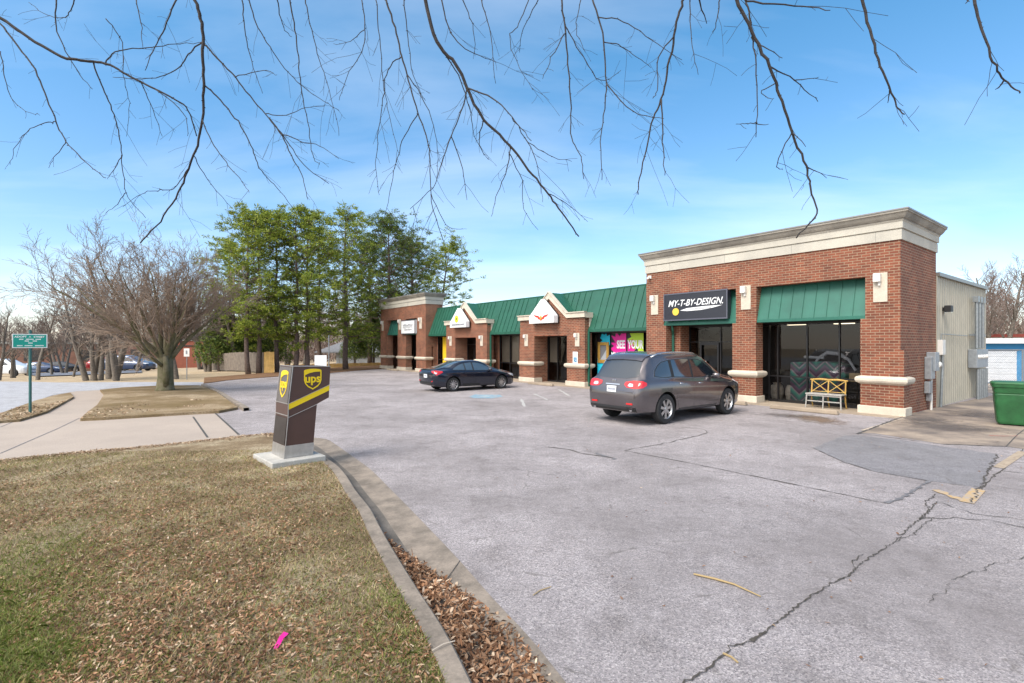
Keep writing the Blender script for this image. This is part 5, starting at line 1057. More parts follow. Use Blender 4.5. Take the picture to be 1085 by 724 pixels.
# ------------------------------------------------------------------ other buildings and fences
t = thing('brick_school', 'low red brick building beyond the bare trees with a dark roof band', 'brick building', P(206, 72), R(8)); zz = 0
mat('brick_far', (.24, .075, .045), .9, 0, .15, 3); MB().box(-4.2, 3.6, 0, 14, -.6, 3.75).build('wall', 'brick_far', t); MB().box(-4.22, 3.62, -.06, 14.1, 2.95, 3.12).build('band', 'trim_black', t); MB().box(-4.3, 3.7, -.12, 14.1, 3.755, 3.9).build('roof', 'capping', t)
MB().box(-62, -4.25, 4, 18, -.6, 3.3).build('wing_wall', mat('brick_far_brown', (.17, .085, .06), .9, 0, .3, 2), t); MB().box(-62.2, -4.26, 3.8, 18.2, 3.305, 3.6).build('wing_roof', 'capping', t)
for k in range(7): f = MB().box(-10.5 - k * 7, -8.0 - k * 7, 3.93, 3.99, .9, 2.5).build('window', 'frame_black', t)
def fence(name, label, a, b, h, m, z=None, seed=1, post=2.4):
    a = Vector(a); b = Vector(b); L = (b - a).length; d = (b - a).normalized(); t = thing(name, label, 'fence', (a.x, a.y, 0), math.atan2(d.y, d.x)); rr = random.Random(seed); mb = MB(); k = 0
    while k < L:
        px_, py_ = a.x + d.x * k, a.y + d.y * k; g_ = float(H(px_, py_)) if z is None else z; mb.box(k, k + .135, -.02, 0, g_ + .03, g_ + h + rr.uniform(-.03, .03)); k += .15
    mb.build('boards', m, t); mb = MB(); k = 0
    while k <= L: g_ = float(H(a.x + d.x * k, a.y + d.y * k)) if z is None else z; mb.box(k - .05, k + .05, .002, .1, g_ - .2, g_ + h - .05); k += post
    mb.build('posts', m, t); return t
mat('fence_grey', (.22, .18, .145), .9, 0, .35, 3); mat('fence_new', (.62, .38, .12), .8, 0, .25, 3)
fence('wooden_fence', 'weathered grey wooden fence behind the pine trunks', P(222, 46)[:2] + (0,), P(279, 37)[:2] + (0,), 1.5, 'fence_grey'); fence('wooden_gate', 'new pale yellow wooden fence section right of the grey fence', P(280, 37)[:2] + (0,), P(290.5, 37)[:2] + (0,), 1.75, 'fence_new', z=-.2)
fence('wooden_fence', 'long yellow wooden fence in front of the grey house', P(291, 44)[:2] + (0,), P(404, 50)[:2] + (0,), 1.35, 'fence_new', z=-1.05)
x, y, z = P(385, 64); t = thing('grey_house', 'grey sided house with a dark sloping roof and porch post behind the fence', 'house', (x, y, -1.5), R(-6))
mat('siding', (.27, .28, .29), .8, 0, .15, 2); MB().box(-3.6, 9, 0, 8, 0, 2.7).build('wall', 'siding', t); mb = MB(); mb.add([(-6.2, -.6, 2.65), (9.5, -.6, 2.65), (9.5, 4, 5.4), (-.5, 4, 5.4), (-6.2, 8.5, 2.65), (9.5, 8.5, 2.65)], [(0, 1, 2, 3), (0, 3, 4), (3, 2, 5, 4), (1, 5, 2)]); mb.box(-6.2, 9.5, -.62, 8.5, 2.5, 2.64); mb.build('roof', mat('shingle', (.17, .17, .18), .9, 0, .2, 4), t)
mb = MB(); mb.box(-5.7, -5.5, -.3, -.1, 0, 2.5); mb.build('porch_post', mat('porch_wood', (.16, .10, .07), .8), t)
for k in range(8): MB().box(-3.2 + k * 1.5, -3.16 + k * 1.5, -.03, -.001, 0, 2.6).build('seam', 'capping', t) if k % 3 == 0 else None
# storage building on the right
t = thing('storage_building', 'blue storage building with white roller doors and white roof edge', 'storage building', (23.5, 27.5, 0), R(-8))
mat('storage_blue', (.03, .25, .50), .5, 0, .15, 2); mat('roller_white', (.68, .69, .71), .5, .0, .08, 2)
mb = MB(); mb.box(0, 24, 0, 6, 0, 2.15); mb.build('wall', 'storage_blue', t); mb = MB(); mb.box(-.3, 24.3, -.35, 6.3, 2.15, 2.42); mb.build('roof', 'white_paint', t)
for k in range(5):
    mb = MB(); x0 = .5 + k * 4.2
    for j in range(11): mb.box(x0, x0 + 3.0, -.035 - .012 * (j % 2), -.002, .05 + j * .155, .20 + j * .155)
    d = mb.build('roller_door', 'roller_white', t); MB().box(x0 - .08, x0 + 3.08, -.07, -.002, 1.765, 1.84).build('door_frame', 'grey_metal', d)
t = thing('storage_roof_behind', 'long low building with a dull red roof behind the blue storage units', 'storage building', (27, 44, 0), R(-8)); MB().box(-3, 30, 0, 8, 0, 2.7).build('wall', 'white_paint', t); MB().box(-3.3, 30.3, -.3, 8.3, 2.7, 2.95).build('roof', mat('red_roof', (.30, .06, .04), .7), t)
# chain link fence
t = thing('chain_link_fence', 'grey chain link fence in front of the blue storage building', 'fence', (22.0, 24.8, 0), R(-6)); mb = MB()
for k in range(5): MB().tube([(k * 2.6 + .2, 0, 0), (k * 2.6 + .2, 0, 1.86)], .035, 8).build('post', 'pipe_galv', t)
mb = MB(); mb.tube([(0, 0, 1.83), (11.5, 0, 1.83)], .025, 6); mb.build('top_rail', 'pipe_galv', t)
mb = MB(); k = -1.8
while k < 11.5:
    for sg in (1, -1):
        x0, x1 = (k, k + 1.8) if sg == 1 else (k + 1.8, k); za, zb_ = 0, 1.8
        if min(x0, x1) >= 0 and max(x0, x1) <= 11.5: mb.tube([(x0, 0, za), (x1, 0, zb_)], .004, 3, cap=False)
    k += .10
mb.build('mesh', 'pipe_galv', t)

# ------------------------------------------------------------------ trees
def rv(s=1): return Vector((random.gauss(0, s), random.gauss(0, s), random.gauss(0, s)))
def grow(mbs, p, d, L, r, lv, maxlv, spec):
    seg = spec['seg'][lv]; pts = [p.copy()]; rad = [r]; d = d.normalized(); q = p.copy(); dirs = [d.copy()]; rend = r * spec['taper'][lv]
    for i in range(seg):
        d = (d + rv(spec['wig'][lv]) + Vector((0, 0, spec['up'][lv]))).normalized(); q = q + d * (L / seg); pts.append(q.copy()); dirs.append(d.copy()); rad.append(r + (rend - r) * (i + 1) / seg)
    mbs[0 if lv <= 1 else 1].tube(pts, rad, (8, 6, 4, 3, 3, 3)[lv], cap=False)
    if lv >= maxlv: return
    n = spec['n'][lv]; st = spec['start'][lv]
    for k in range(n):
        u = st + (1 - st) * (k + random.random() * .8) / n; u = min(u, .999); i = min(int(u * seg), seg - 1); f = u * seg - i; bp = pts[i].lerp(pts[i + 1], f); bd = dirs[i]
        az = random.random() * 2 * pi; o1_ = bd.orthogonal().normalized(); o2_ = bd.cross(o1_); a = R(random.gauss(spec['ang'][lv], 8)); nd = bd * cos(a) + (o1_ * cos(az) + o2_ * sin(az)) * sin(a)
        rr = (rad[i] + (rad[i + 1] - rad[i]) * f) * spec['rr'][lv] * random.uniform(.8, 1.1); LL = L * spec['lr'][lv] * random.uniform(.7, 1.2) * (1 - .45 * u * spec.get('shr', 1))
        grow(mbs, bp, nd, LL, max(rr, spec['rmin']), lv + 1, maxlv, spec)
def tree_thing(name, label, mbs, loc, m0, m1, group=None, rotz=0, cat='tree'):
    t = thing(name, label, cat, loc, rotz, group); mbs[0].build('trunk', m0, t, smooth=True); mbs[1].build('crown', m1, t); return t
def copy_tree(o, label, loc, rotz, sc_):
    c = o.copy(); COL.objects.link(c); c.location = loc; c.rotation_euler[2] = rotz; c.scale = sc_ if hasattr(sc_, '__len__') else (sc_,) * 3; c['label'] = label
    for ch in list(o.children): d = ch.copy(); COL.objects.link(d); d.parent = c; d.matrix_parent_inverse = ch.matrix_parent_inverse.copy()
    return c
# the big spreading bare tree
random.seed(21); mbs = [MB(), MB()]; mbs[0].tube([(0, 0, -.15), (.0, 0, .1), (.02, 0, .6), (0, .02, 1.15), (-.02, 0, 1.6)], [.48, .35, .30, .30, .31], 12)
spec = dict(seg=[0, 8, 7, 5, 4, 3], taper=[0, .13, .25, .3, .4, .5], wig=[0, .085, .10, .12, .14, .16], up=[0, .035, .05, .05, .04, .02], n=[0, 11, 8, 6, 4, 0], start=[0, .15, .15, .15, .2, .2], ang=[0, 38, 38, 38, 36, 36], rr=[0, .50, .55, .55, .6, .6], lr=[0, .52, .52, .50, .50, .5], rmin=.008, shr=.7)
nb = 19
for k in range(nb):
    a = 2.399963 * k + random.uniform(-.15, .15); el = R((76, 54, 40, 64, 30)[k % 5] + random.uniform(-5, 5)); d = Vector((cos(a) * cos(el), sin(a) * cos(el), sin(el))); grow(mbs, Vector((cos(a) * .16, sin(a) * .16, 1.0 + random.uniform(0, .6))), d, random.uniform(4.5, 5.0) * (1.0 if el < .9 else .90) * (1 - .05 * cos(a)), random.uniform(.075, .12), 1, 4, spec)
x, y = G(175, 413.5, .08); mbs[0].tube([(.10, -.14, 0), (.24, -.26, .9), (.16, -.2, 1.5)], [.15, .13, .1], 8)
tree_thing('bare_shade_tree', 'large bare spreading tree with a short mossy trunk on the grass island', mbs, (x, y, .08), 'bark_big', 'twig_grey')
# generic bare woodland trees
gspec = dict(seg=[9, 6, 5, 4, 3], taper=[.18, .25, .3, .4, .5], wig=[.05, .10, .12, .14, .15], up=[.02, .07, .06, .05, .03], n=[15, 7, 6, 5, 0], start=[.28, .2, .2, .2, .2], ang=[42, 40, 40, 38, 36], rr=[.45, .5, .55, .6, .6], lr=[.42, .5, .5, .5, .5], rmin=.012)
protos = []
gb = 'bare trees beyond the driveway'
def bare_proto(seed, Hh, r, lab, loc, sp=gspec, fork=1):
    random.seed(seed); mbs = [MB(), MB()]
    for f in range(fork): grow(mbs, Vector((f * .35, 0, -.2)), Vector((random.uniform(-.12, .12) + (f - .5) * .2 * (fork > 1), random.uniform(-.1, .1), 1)), Hh * random.uniform(.88, 1), r, 0, 3 if fork > 1 else 4, sp)
    return tree_thing('bare_tree', lab, mbs, loc, 'bark_grey', 'twig_brown', gb)
tA = bare_proto(31, 6.2, .17, 'bare tree with paired trunks left of the big tree', P(92, 31), fork=2)
tB = bare_proto(32, 6.6, .16, 'slender bare tree immediately left of the big spreading tree', P(187, 31.5))
tC = bare_proto(33, 8.5, .22, 'tall bare tree in the left background behind the street', P(116, 33), fork=2)
spots = [(tA, 101, 30.5, .9, 1.3, 'single bare trunk right of the paired trunks'), (tC, 123, 30, .72, 2.1, 'thick leaning bare trunk nearest the big tree on its left'), (tB, 78, 42, .62, 3, 'small crooked bare tree in front of the far car park'), (tB, 40, 36, .85, 4, 'bare tree just right of the green signpost'), (tA, 15, 45, .85, 5, 'bare tree behind the white car at the left edge'),
    (tC, 60, 70, .95, 1, 'bare background tree behind the far car park'), (tC, 5, 76, .95, 2.5, 'bare background tree at the far left edge'), (tA, 150, 80, 1.35, 3, 'bare background tree above the brick building roof'), (tC, 215, 56, .95, 4.2, 'bare tree left of the dark cedars by the brick building'), (tC, 236, 47, .95, 5.1, 'brown leaning bare tree at the end of the wooden fence'),
    (tB, 250, 44, 1.2, .5, 'bare tree behind the leftmost pine trunk'), (tC, 285, 56, .95, 1.7, 'bare tree behind the yellow gate'), (tA, 305, 52, 1.15, 2.2, 'bare tree behind the middle pines'), (tB, 322, 60, 1.1, 2.9, 'bare tree left of the grey house'), (tB, 268, 50, 1.05, 4.4, 'bare tree behind the wooden fence centre'), (tA, 200, 85, 1.3, .2, 'bare tree standing beyond the brick building'), (tC, 85, 95, 1.1, .9, 'bare tree far behind the paired trunks'), (tB, 132, 60, .9, 5.7, 'bare tree beside the blue and tan utility car')]
spots += [(tA, 30, 52, .9, 2.0, 'bare tree behind the green sign panel'), (tB, 55, 50, .8, 1.1, 'thin bare tree right of the green signpost'), (tC, 70, 58, .75, 3.6, 'bare tree in front of the far red brick wall'), (tA, 108, 52, .95, 4.6, 'bare tree among the far parked cars'), (tA, -8, 38, .9, .8, 'bare tree at the very left edge'),
    (tB, 145, 52, 1.0, 2.4, 'bare tree behind the big spreading tree trunk'), (tA, 172, 60, 1.1, 5.2, 'bare tree just left of the brick gable wall'), (tC, 40, 90, 1.1, 4.9, 'bare tree far beyond the green signpost'), (tC, 178, 95, 1.2, 2.0, 'bare tree behind the brick building roof centre'), (tC, 258, 60, 1.05, .6, 'brown bare tree crown filling the gap between slim pines'), (tC, 222, 44, .80, 2.9, 'brown bare tree by the black car')]
for src, px, D, s_, rz, lab in spots: copy_tree(src, lab, P(px, D), rz, s_)
gr = 'bare trees behind the storage building'
for src, px, D, s_, rz, lab in ((tC, 1010, 42, .82, .3, 'bare tree just beyond the back corner of the metal wall'), (tA, 1036, 46, 1.02, 1.3, 'dense bare tree above the meter bank'), (tC, 1062, 41, .98, 2.6, 'tall bare tree behind the blue storage units'), (tC, 1090, 38, .98, 4.1, 'bare tree at the right edge of the view'), (tA, 1120, 44, 1.3, 5, 'bare tree partly outside the right edge'), (tB, 1048, 55, 1.3, .7, 'thin bare tree far behind the storage units'), (tC, 985, 60, .85, 3.3, 'bare treetop showing over the metal roof')):
    c = copy_tree(src, lab, P(px, D), rz, s_); c['group'] = gr
# pines
def pine_proto(seed, Hh, r, c0, spread, lab, loc, dense=1.0, m='needles', lean=0):
    random.seed(seed); rs_ = np.random.RandomState(seed); tr = MB(); pts = []
    for i in range(13): u = i / 12; pts.append((lean * u * u * 2 + random.gauss(0, .05), random.gauss(0, .05), -.2 + (Hh + .2) * u))
    tr.tube(pts, [r * (1.15 if i == 0 else 1) * (1 - .88 * i / 12) for i in range(13)], 8); C = []; N = []
    nbr = int(50 * dense)
    for k in range(nbr):
        u = c0 + (1 - c0) * ((k + random.random()) / nbr); i = min(int(u * 12), 11); f = u * 12 - i; bp = Vector(pts[i]).lerp(Vector(pts[i + 1]), f); az = k * 2.4 + random.uniform(-.5, .5); v = (u - c0) / (1 - c0)
        prof = (.45 + .75 * math.sin(min(1, v * 1.25 + .12) * pi * .62)) if v < .55 else 1.12 * (1 - ((v - .55) / .5) ** 1.6 * .82)
        L = spread * prof * random.uniform(.6, 1.15); el = R(-8 + 48 * v + random.uniform(-12, 12)); d = Vector((cos(az) * cos(el), sin(az) * cos(el), sin(el))); q = bp.copy(); bpts = [q.copy()]
        for j in range(5): d = (d + rv(.10) + Vector((0, 0, .05))).normalized(); q = q + d * L / 5; bpts.append(q.copy())
        tr.tube(bpts, [r * .24 * (1 - .15 * j) * (1.1 - .7 * v) for j in range(6)], 4, cap=False)
        for j in range(2, 6):
            for _ in range(2 if j < 5 else 2):
                s_ = Vector((random.gauss(0, 1), random.gauss(0, 1), random.gauss(.25, .5))).normalized() * random.uniform(.1, .26 * L + .2); e = bpts[j] + s_; tr.tube([bpts[j], e], [.014, .006], 3, cap=False); C.append(e); N.append(random.uniform(.24, .42) * (1.2 if j == 5 else 1))
    C = np.array([tuple(c) for c in C]); N = np.array(N); K = 28; c = np.repeat(C, K, 0); rr_ = np.repeat(N, K); a = rs_.randn(len(c), 3); a /= np.linalg.norm(a, axis=1)[:, None]; a[:, 2] = a[:, 2] * .55 + .08
    pos = c + a * (rr_ * rs_.rand(len(c)) ** .5)[:, None]; dr = a + rs_.randn(len(c), 3) * .5; dr /= np.linalg.norm(dr, axis=1)[:, None]; sd = np.cross(dr, rs_.randn(len(c), 3)); sd /= np.linalg.norm(sd, axis=1)[:, None]; ln = (.09 + .08 * rs_.rand(len(c)))[:, None]; wd = (.02 + .016 * rs_.rand(len(c)))[:, None]
    Vt = np.stack([pos - dr * ln - sd * wd * .4, pos - dr * ln * .0 - sd * wd, pos + dr * ln, pos + sd * wd], 1)
    t = thing('pine_tree', lab, 'pine tree', loc, 0, 'tall pines behind the parking lot'); tr.build('trunk', 'bark_pine', t, smooth=True); np_mesh('crown', Vt, 4, m, t); return t
pA = pine_proto(1, 12.3, .20, .27, 3.0, 'leftmost tall pine, its sparse crown touching the big bare tree', P(262, 36.5)); pA.scale = (.92,) * 3
pB = pine_proto(2, 11.6, .19, .22, 3.1, 'third tall pine from the left, highest of the left group', P(293, 38))
pC = pine_proto(3, 12.6, .24, .22, 3.3, 'single pine with yellow green crown right of the parcel box', P(366, 42), 1.15)
pD = pine_proto(4, 12.9, .26, .20, 4.3, 'broad dark pine rising just left of the far brick tower', P(412, 47), 2.1, 'needles_dark')
pE = pine_proto(5, 11.5, .20, .42, 3.6, 'pine behind the mall roof leaning to the right', P(464, 50), 1.0, 'needles', .6)
copy_tree(pC, 'pine behind the left group above the white square sign', P(338, 47), 4.0, .93); copy_tree(pB, 'second slim pine from the left with a high crown', P(274, 37), 2.2, .96); copy_tree(pA, 'pine trunk just left of the white square sign', P(314, 38), 3.7, .95); copy_tree(pB, 'pine standing closest to the white square sign on its left', P(326, 38.5), 4.4, 1.0)
copy_tree(pD, 'dark pine set back between the parcel box and the far tower', P(392, 55), 2.8, .98); copy_tree(pD, 'dark pine half hidden behind the far brick tower', P(436, 53), .9, .93); copy_tree(pA, 'thin pine rising behind the leftmost trunks', P(243, 45), 5.3, .88)
# low cedars
def cedar(seed, Hh, sp, lab, loc, m='needles_dark'):
    random.seed(seed); rs_ = np.random.RandomState(seed); tr = MB(); tr.tube([(0, 0, -.2), (0, 0, Hh * .95)], [.14, .02], 6); n = 8000; u = rs_.rand(n) ** .8; az = rs_.rand(n) * 2 * pi; rad = sp * (1 - u) ** .7 * (.35 + .65 * rs_.rand(n) ** .5) * (1 + .3 * np.sin(az * 3 + u * 9)); z = .12 * Hh + u * Hh * .9
    pos = np.stack([rad * np.cos(az), rad * np.sin(az), z], 1); pos += rs_.randn(n, 3) * .08; dr = rs_.randn(n, 3); dr /= np.linalg.norm(dr, axis=1)[:, None]; sd = np.cross(dr, rs_.randn(n, 3)); sd /= np.linalg.norm(sd, axis=1)[:, None]
    V = np.stack([pos - dr * .13, pos - sd * .04, pos + dr * .13, pos + sd * .04], 1)
    for k in range(22): a = k * 2.4; zz_ = Hh * (.1 + .8 * k / 22); tr.tube([(0, 0, zz_), (cos(a) * sp * .8 * (1 - k / 22) ** .7, sin(a) * sp * .8 * (1 - k / 22) ** .7, zz_ + .35)], [.03, .01], 3, cap=False)
    t = thing('cedar', lab, 'evergreen tree', loc, 0, 'dark evergreens behind the fence'); tr.build('trunk', 'bark_pine', t); np_mesh('crown', V, 4, m, t); return t
cA = cedar(3, 5.2, 1.9, 'dark bushy evergreen right of the brick building', P(232, 44)); copy_tree(cA, 'dark evergreen behind the weathered fence', P(246, 45), 1, .9); copy_tree(cA, 'low dark evergreen behind the yellow gate', P(288, 48), 2, .9); copy_tree(cA, 'dark evergreen just left of the far brick tower', P(396, 56), 3, 1.05); copy_tree(cA, 'dark evergreen in front of the grey house', P(376, 56), 4, .85); copy_tree(cA, 'small evergreen between the slim pines', P(262, 48), 5, .95)
# distant woods as one mass
rs_ = np.random.RandomState(3); n = 130000; th_ = np.concatenate([rs_.uniform(-62, -10, n // 2), rs_.uniform(30, 62, n // 2)]); D = rs_.uniform(78, 135, n); x = D * np.tan(np.radians(th_)); lump = 6.5 + 3.0 * np.sin(th_ * .9) + 2 * np.sin(th_ * 2.3 + 1) + 1.2 * np.sin(th_ * 5.1); z = np.array([float(H(a, b)) for a, b in zip(x, D)]) + rs_.rand(n) ** 1.2 * np.maximum(lump + 1.2, 3.5) * 1.15
pos = np.stack([x, D, z], 1); dr = rs_.randn(n, 3); dr[:, 2] = np.abs(dr[:, 2]) + .9; dr /= np.linalg.norm(dr, axis=1)[:, None]; sd = np.cross(dr, rs_.randn(n, 3)); sd /= np.linalg.norm(sd, axis=1)[:, None]
V = np.stack([pos - sd * .05, pos + sd * .05, pos + dr * rs_.uniform(.8, 2.4, n)[:, None]], 1)
tag(np_mesh('distant_woods', V, 3, 'wood_haze'), 'hazy brown mass of leafless woods on the horizon', 'woods', kind='stuff')

# ------------------------------------------------------------------ the tree overhead
random.seed(5)
ot = thing('overhanging_tree', 'leafless tree rooted beside the viewer whose thin branches hang across the top of the view', 'tree', (-2.6, -2.4, .08))
TO = Vector((-2.6, -2.4, .08)); mb = MB()
mb.tube([(0, 0, -.1), (.0, 0, .4), (.05, .05, 2.0), (.1, .2, 3.6), (.2, .6, 5.0)], [.40, .30, .26, .24, .2], 12)
limbs = [[(.2, .6, 5.0), (1.0, 2.2, 6.6), (2.2, 4.0, 7.2), (3.8, 5.6, 7.3), (5.6, 6.4, 7.1)], [(.2, .6, 5.0), (0, 2.4, 6.7), (-.3, 4.6, 7.5), (-.6, 6.8, 7.8)], [(.2, .6, 5.0), (-1.2, 2.2, 6.5), (-2.4, 4.2, 7.2), (-3.6, 6.4, 7.3)], [(1.0, 2.2, 6.6), (2.4, 2.8, 6.6), (4.4, 3.6, 6.6), (6.6, 4.6, 6.4)]]
LP = []
for l in limbs:
    c = [Vector(p) for p in smooth_curve(l, 6)]; k = len(c); mb.tube(c, [.13 * (1 - .75 * i / k) + .015 for i in range(k)], 8); LP += c
mb.build('trunk', 'bark_dark', ot, smooth=True)
def U5(p): return (p[0] / 2.009, p[1] / 2.009)
def U6(p): return (540 + p[0] / 1.99, p[1] / 1.99)
BR = [  # (scale fn, distance, base radius px, polyline)
 (U5, 4.6, 3.6, [(-60, 0), (0, 38), (60, 80), (130, 120), (180, 130), (225, 135), (270, 160), (320, 185), (370, 210), (400, 235), (420, 290)]),
 (U5, 4.6, 1.5, [(200, 138), (215, 180), (235, 225), (250, 270), (258, 320), (262, 370), (272, 420), (310, 462)]), (U5, 4.6, .9, [(272, 405), (250, 435), (225, 455)]), (U5, 4.6, .9, [(258, 330), (240, 365), (228, 380)]),
 (U5, 4.6, 1.4, [(225, 135), (245, 110), (310, 102), (370, 94), (430, 90)]), (U5, 4.7, 1.9, [(-30, 20), (0, 50), (40, 100), (75, 150), (100, 210), (125, 270), (140, 300), (180, 345), (225, 380)]), (U5, 4.7, 1, [(120, 262), (95, 262), (60, 280), (35, 310), (20, 350)]), (U5, 4.7, .9, [(135, 300), (120, 330), (103, 357)]),
 (U5, 4.9, 1.5, [(120, 0), (118, 50), (135, 100), (165, 150), (195, 190)]), (U5, 4.9, 1.2, [(158, 0), (150, 25), (135, 38), (100, 32), (60, 5)]), (U5, 4.9, 1, [(0, 110), (8, 150), (20, 200), (50, 235), (85, 245)]),
 (U5, 4.2, 3.8, [(400, -60), (415, 0), (430, 50), (432, 120), (433, 180), (432, 240), (420, 310), (400, 360), (380, 410), (340, 470), (298, 518)]),
 (U5, 4.3, 1.9, [(432, 88), (460, 122), (500, 165), (540, 215), (580, 260), (610, 300), (645, 350), (700, 390)]), (U5, 4.3, 1.1, [(600, 285), (640, 300), (680, 310), (722, 338)]), (U5, 4.3, 1.5, [(575, 255), (600, 290), (625, 340), (645, 380), (655, 425)]),
 (U5, 4.2, 1.7, [(433, 178), (462, 205), (500, 250), (530, 300), (545, 340), (560, 370), (590, 400), (625, 445)]), (U5, 4.2, 1.2, [(432, 260), (450, 300), (480, 345), (510, 380), (530, 410)]), (U5, 4.4, 1.5, [(432, 85), (405, 110), (385, 140), (350, 160), (300, 168), (240, 165)]),
 (U5, 4.4, 1.6, [(375, 0), (350, 60), (330, 100), (310, 150)]), (U5, 4.2, 1, [(400, 360), (370, 402), (335, 405), (300, 413), (262, 440)]), (U5, 4.4, 1.1, [(290, 0), (300, 60), (303, 100)]), (U5, 4.6, 1, [(225, 40), (260, 90), (262, 160), (275, 220), (270, 290)]),
 (U5, 4.6, 1.1, [(300, 180), (320, 220), (345, 290)]), (U5, 4.6, 1.1, [(335, 190), (390, 240), (400, 290)]), (U5, 4.2, 1, [(415, 330), (440, 380), (490, 440)]), (U5, 4.3, 1, [(500, 170), (560, 150), (590, 160)]), 
 (U5, 4.5, 1.3, [(515, 0), (520, 60), (535, 130), (560, 200)]), (U5, 4.5, 1.3, [(530, 0), (545, 50), (575, 100), (605, 145), (640, 180), (680, 210), (722, 235)]), (U5, 4.6, 1.5, [(617, 0), (625, 50), (635, 120), (640, 180), (655, 260), (665, 330), (680, 350)]), (U5, 4.6, 1.2, [(650, 0), (660, 50), (680, 130), (700, 190), (722, 290)]), (U5, 4.5, 1.0, [(562, 240), (610, 245), (650, 230), (690, 226)]),
 (U5, 4.0, 1.3, [(590, 0), (600, 50), (620, 80)]), (U5, 4.0, 2.0, [(822, 0), (840, 60), (855, 120), (870, 170), (890, 240), (910, 300), (915, 350), (920, 430), (942, 512)]), (U5, 4.0, 1.2, [(855, 125), (825, 150), (815, 210), (805, 290), (800, 360), (808, 415)]), (U5, 4.1, 1.2, [(770, 0), (778, 60), (770, 110), (740, 160), (722, 215)]), (U5, 4.1, .9, [(778, 60), (745, 88), (710, 95)]),
 (U5, 4.0, 1.1, [(890, 245), (862, 290), (842, 350), (828, 420), (818, 465)]), (U5, 4.0, 1.2, [(860, 0), (868, 80), (880, 160), (905, 215)]), (U5, 4.1, 1.1, [(800, 0), (808, 80), (818, 190), (830, 250), (850, 330)]), (U5, 4.0, 1.1, [(868, 160), (905, 220), (930, 300), (930, 380)]), (U5, 4.0, .9, [(920, 420), (950, 480), (985, 488)]),
 (U5, 3.8, 4.2, [(880, -80), (905, 0), (930, 90), (970, 135), (1000, 200), (1030, 255), (1085, 310), (1125, 362), (1165, 412), (1195, 452), (1232, 503)]), (U5, 3.8, 1.6, [(1000, 185), (985, 230), (960, 290), (940, 350), (920, 400), (872, 445)]), (U5, 3.8, 1.7, [(1000, 180), (1050, 210), (1090, 250), (1130, 300)]), (U5, 3.8, 1.4, [(935, 100), (975, 160), (1000, 230), (1010, 290), (1040, 340)]),
 (U5, 3.9, 1.2, [(985, 0), (1005, 50), (1012, 120)]), (U5, 3.9, 1.2, [(1025, 0), (1045, 80), (1055, 180)]), (U5, 3.8, 1.3, [(1028, 255), (1020, 300), (1030, 330)]), (U5, 3.8, 1.3, [(1085, 310), (1080, 360), (1060, 410), (1045, 460)]), (U5, 3.8, 1.2, [(960, 290), (985, 360), (992, 425)]), (U5, 3.9, 1.5, [(940, 0), (960, 70), (1000, 110), (1050, 130)]),
 (U6, 4.3, 1.8, [(110, 0), (118, 70), (125, 150), (130, 230), (130, 290), (150, 330), (157, 378)]), (U6, 4.3, 1.3, [(118, 70), (95, 110), (70, 165)]), (U6, 4.3, 1.2, [(122, 50), (150, 110), (190, 170), (235, 148)]), (U6, 4.2, 1.8, [(175, 0), (195, 70), (203, 160), (200, 230), (192, 300), (195, 380)]), (U6, 4.2, 1.3, [(202, 178), (260, 235), (325, 250)]), (U6, 4.2, 1.3, [(188, 30), (240, 45), (300, 85), (362, 128)]), (U6, 4.2, 1.2, [(196, 85), (230, 95), (260, 115), (298, 142)]),
 (U6, 4.0, 2.8, [(372, -20), (365, 5), (350, 60), (335, 140), (320, 210), (300, 260), (285, 330), (272, 385), (270, 410)]), (U6, 4.0, 1.6, [(322, 215), (322, 300), (327, 370)]), (U6, 4.0, 1.5, [(345, 80), (315, 120), (310, 190), (302, 208)]), (U6, 4.1, 1.2, [(380, 5), (382, 80), (397, 157)]), (U6, 4.1, 1.8, [(400, 0), (415, 52)]), (U6, 4.1, 1.4, [(443, 0), (438, 40), (428, 72)]), (U6, 4.3, 1.1, [(0, 250), (40, 300), (90, 330), (130, 340)]), (U6, 4.3, 1.1, [(40, 0), (20, 50), (0, 80), (20, 140), (50, 192)]), (U6, 4.3, 1.1, [(60, 0), (30, 60), (20, 110)]), (U6, 4.3, 1, [(80, 405), (120, 430), (165, 467)]), (U6, 4.3, 1, [(0, 320), (25, 380), (30, 440), (60, 485)]), (U6, 4.3, 1, [(20, 300), (60, 350), (70, 430)]), (U6, 4.3, 1, [(150, 0), (140, 60), (160, 110)]),
 (U6, 3.4, 4.0, [(465, -40), (478, 0), (510, 65), (548, 140), (570, 200), (595, 280), (625, 350), (635, 400), (648, 450), (605, 500)]), (U6, 3.4, 2.0, [(500, 3), (600, 12), (675, 22)]), (U6, 3.5, 2.0, [(498, 0), (508, 50), (515, 100), (522, 200), (520, 290)]), (U6, 3.5, 1.1, [(521, 255), (500, 260), (478, 262)]), (U6, 3.5, 1.1, [(521, 255), (545, 262)]), (U6, 3.4, 1.7, [(553, 138), (600, 170), (650, 215)]), (U6, 3.4, 1.2, [(605, 172), (650, 163)]), (U6, 3.4, 1.3, [(528, 92), (575, 122)]), (U6, 3.4, 1.2, [(632, 350), (670, 375)]), (U6, 3.4, 1.3, [(593, 280), (565, 345), (577, 358)]), (U6, 3.4, 1.2, [(560, 170), (530, 195), (558, 210)]), (U6, 3.4, 1.2, [(595, 280), (625, 310)]),
 (U6, 3.3, 3.4, [(738, -20), (742, 0), (765, 80), (785, 150), (810, 205), (830, 242)]), (U6, 3.3, 1.6, [(803, 190), (800, 215)]), (U6, 3.2, 3.6, [(975, -25), (980, 0), (995, 60), (1020, 130), (1045, 170), (1078, 198)]), (U6, 3.2, 1.8, [(1045, 170), (1027, 187)]), (U6, 3.2, 2, [(970, -10), (962, 5)]),
]
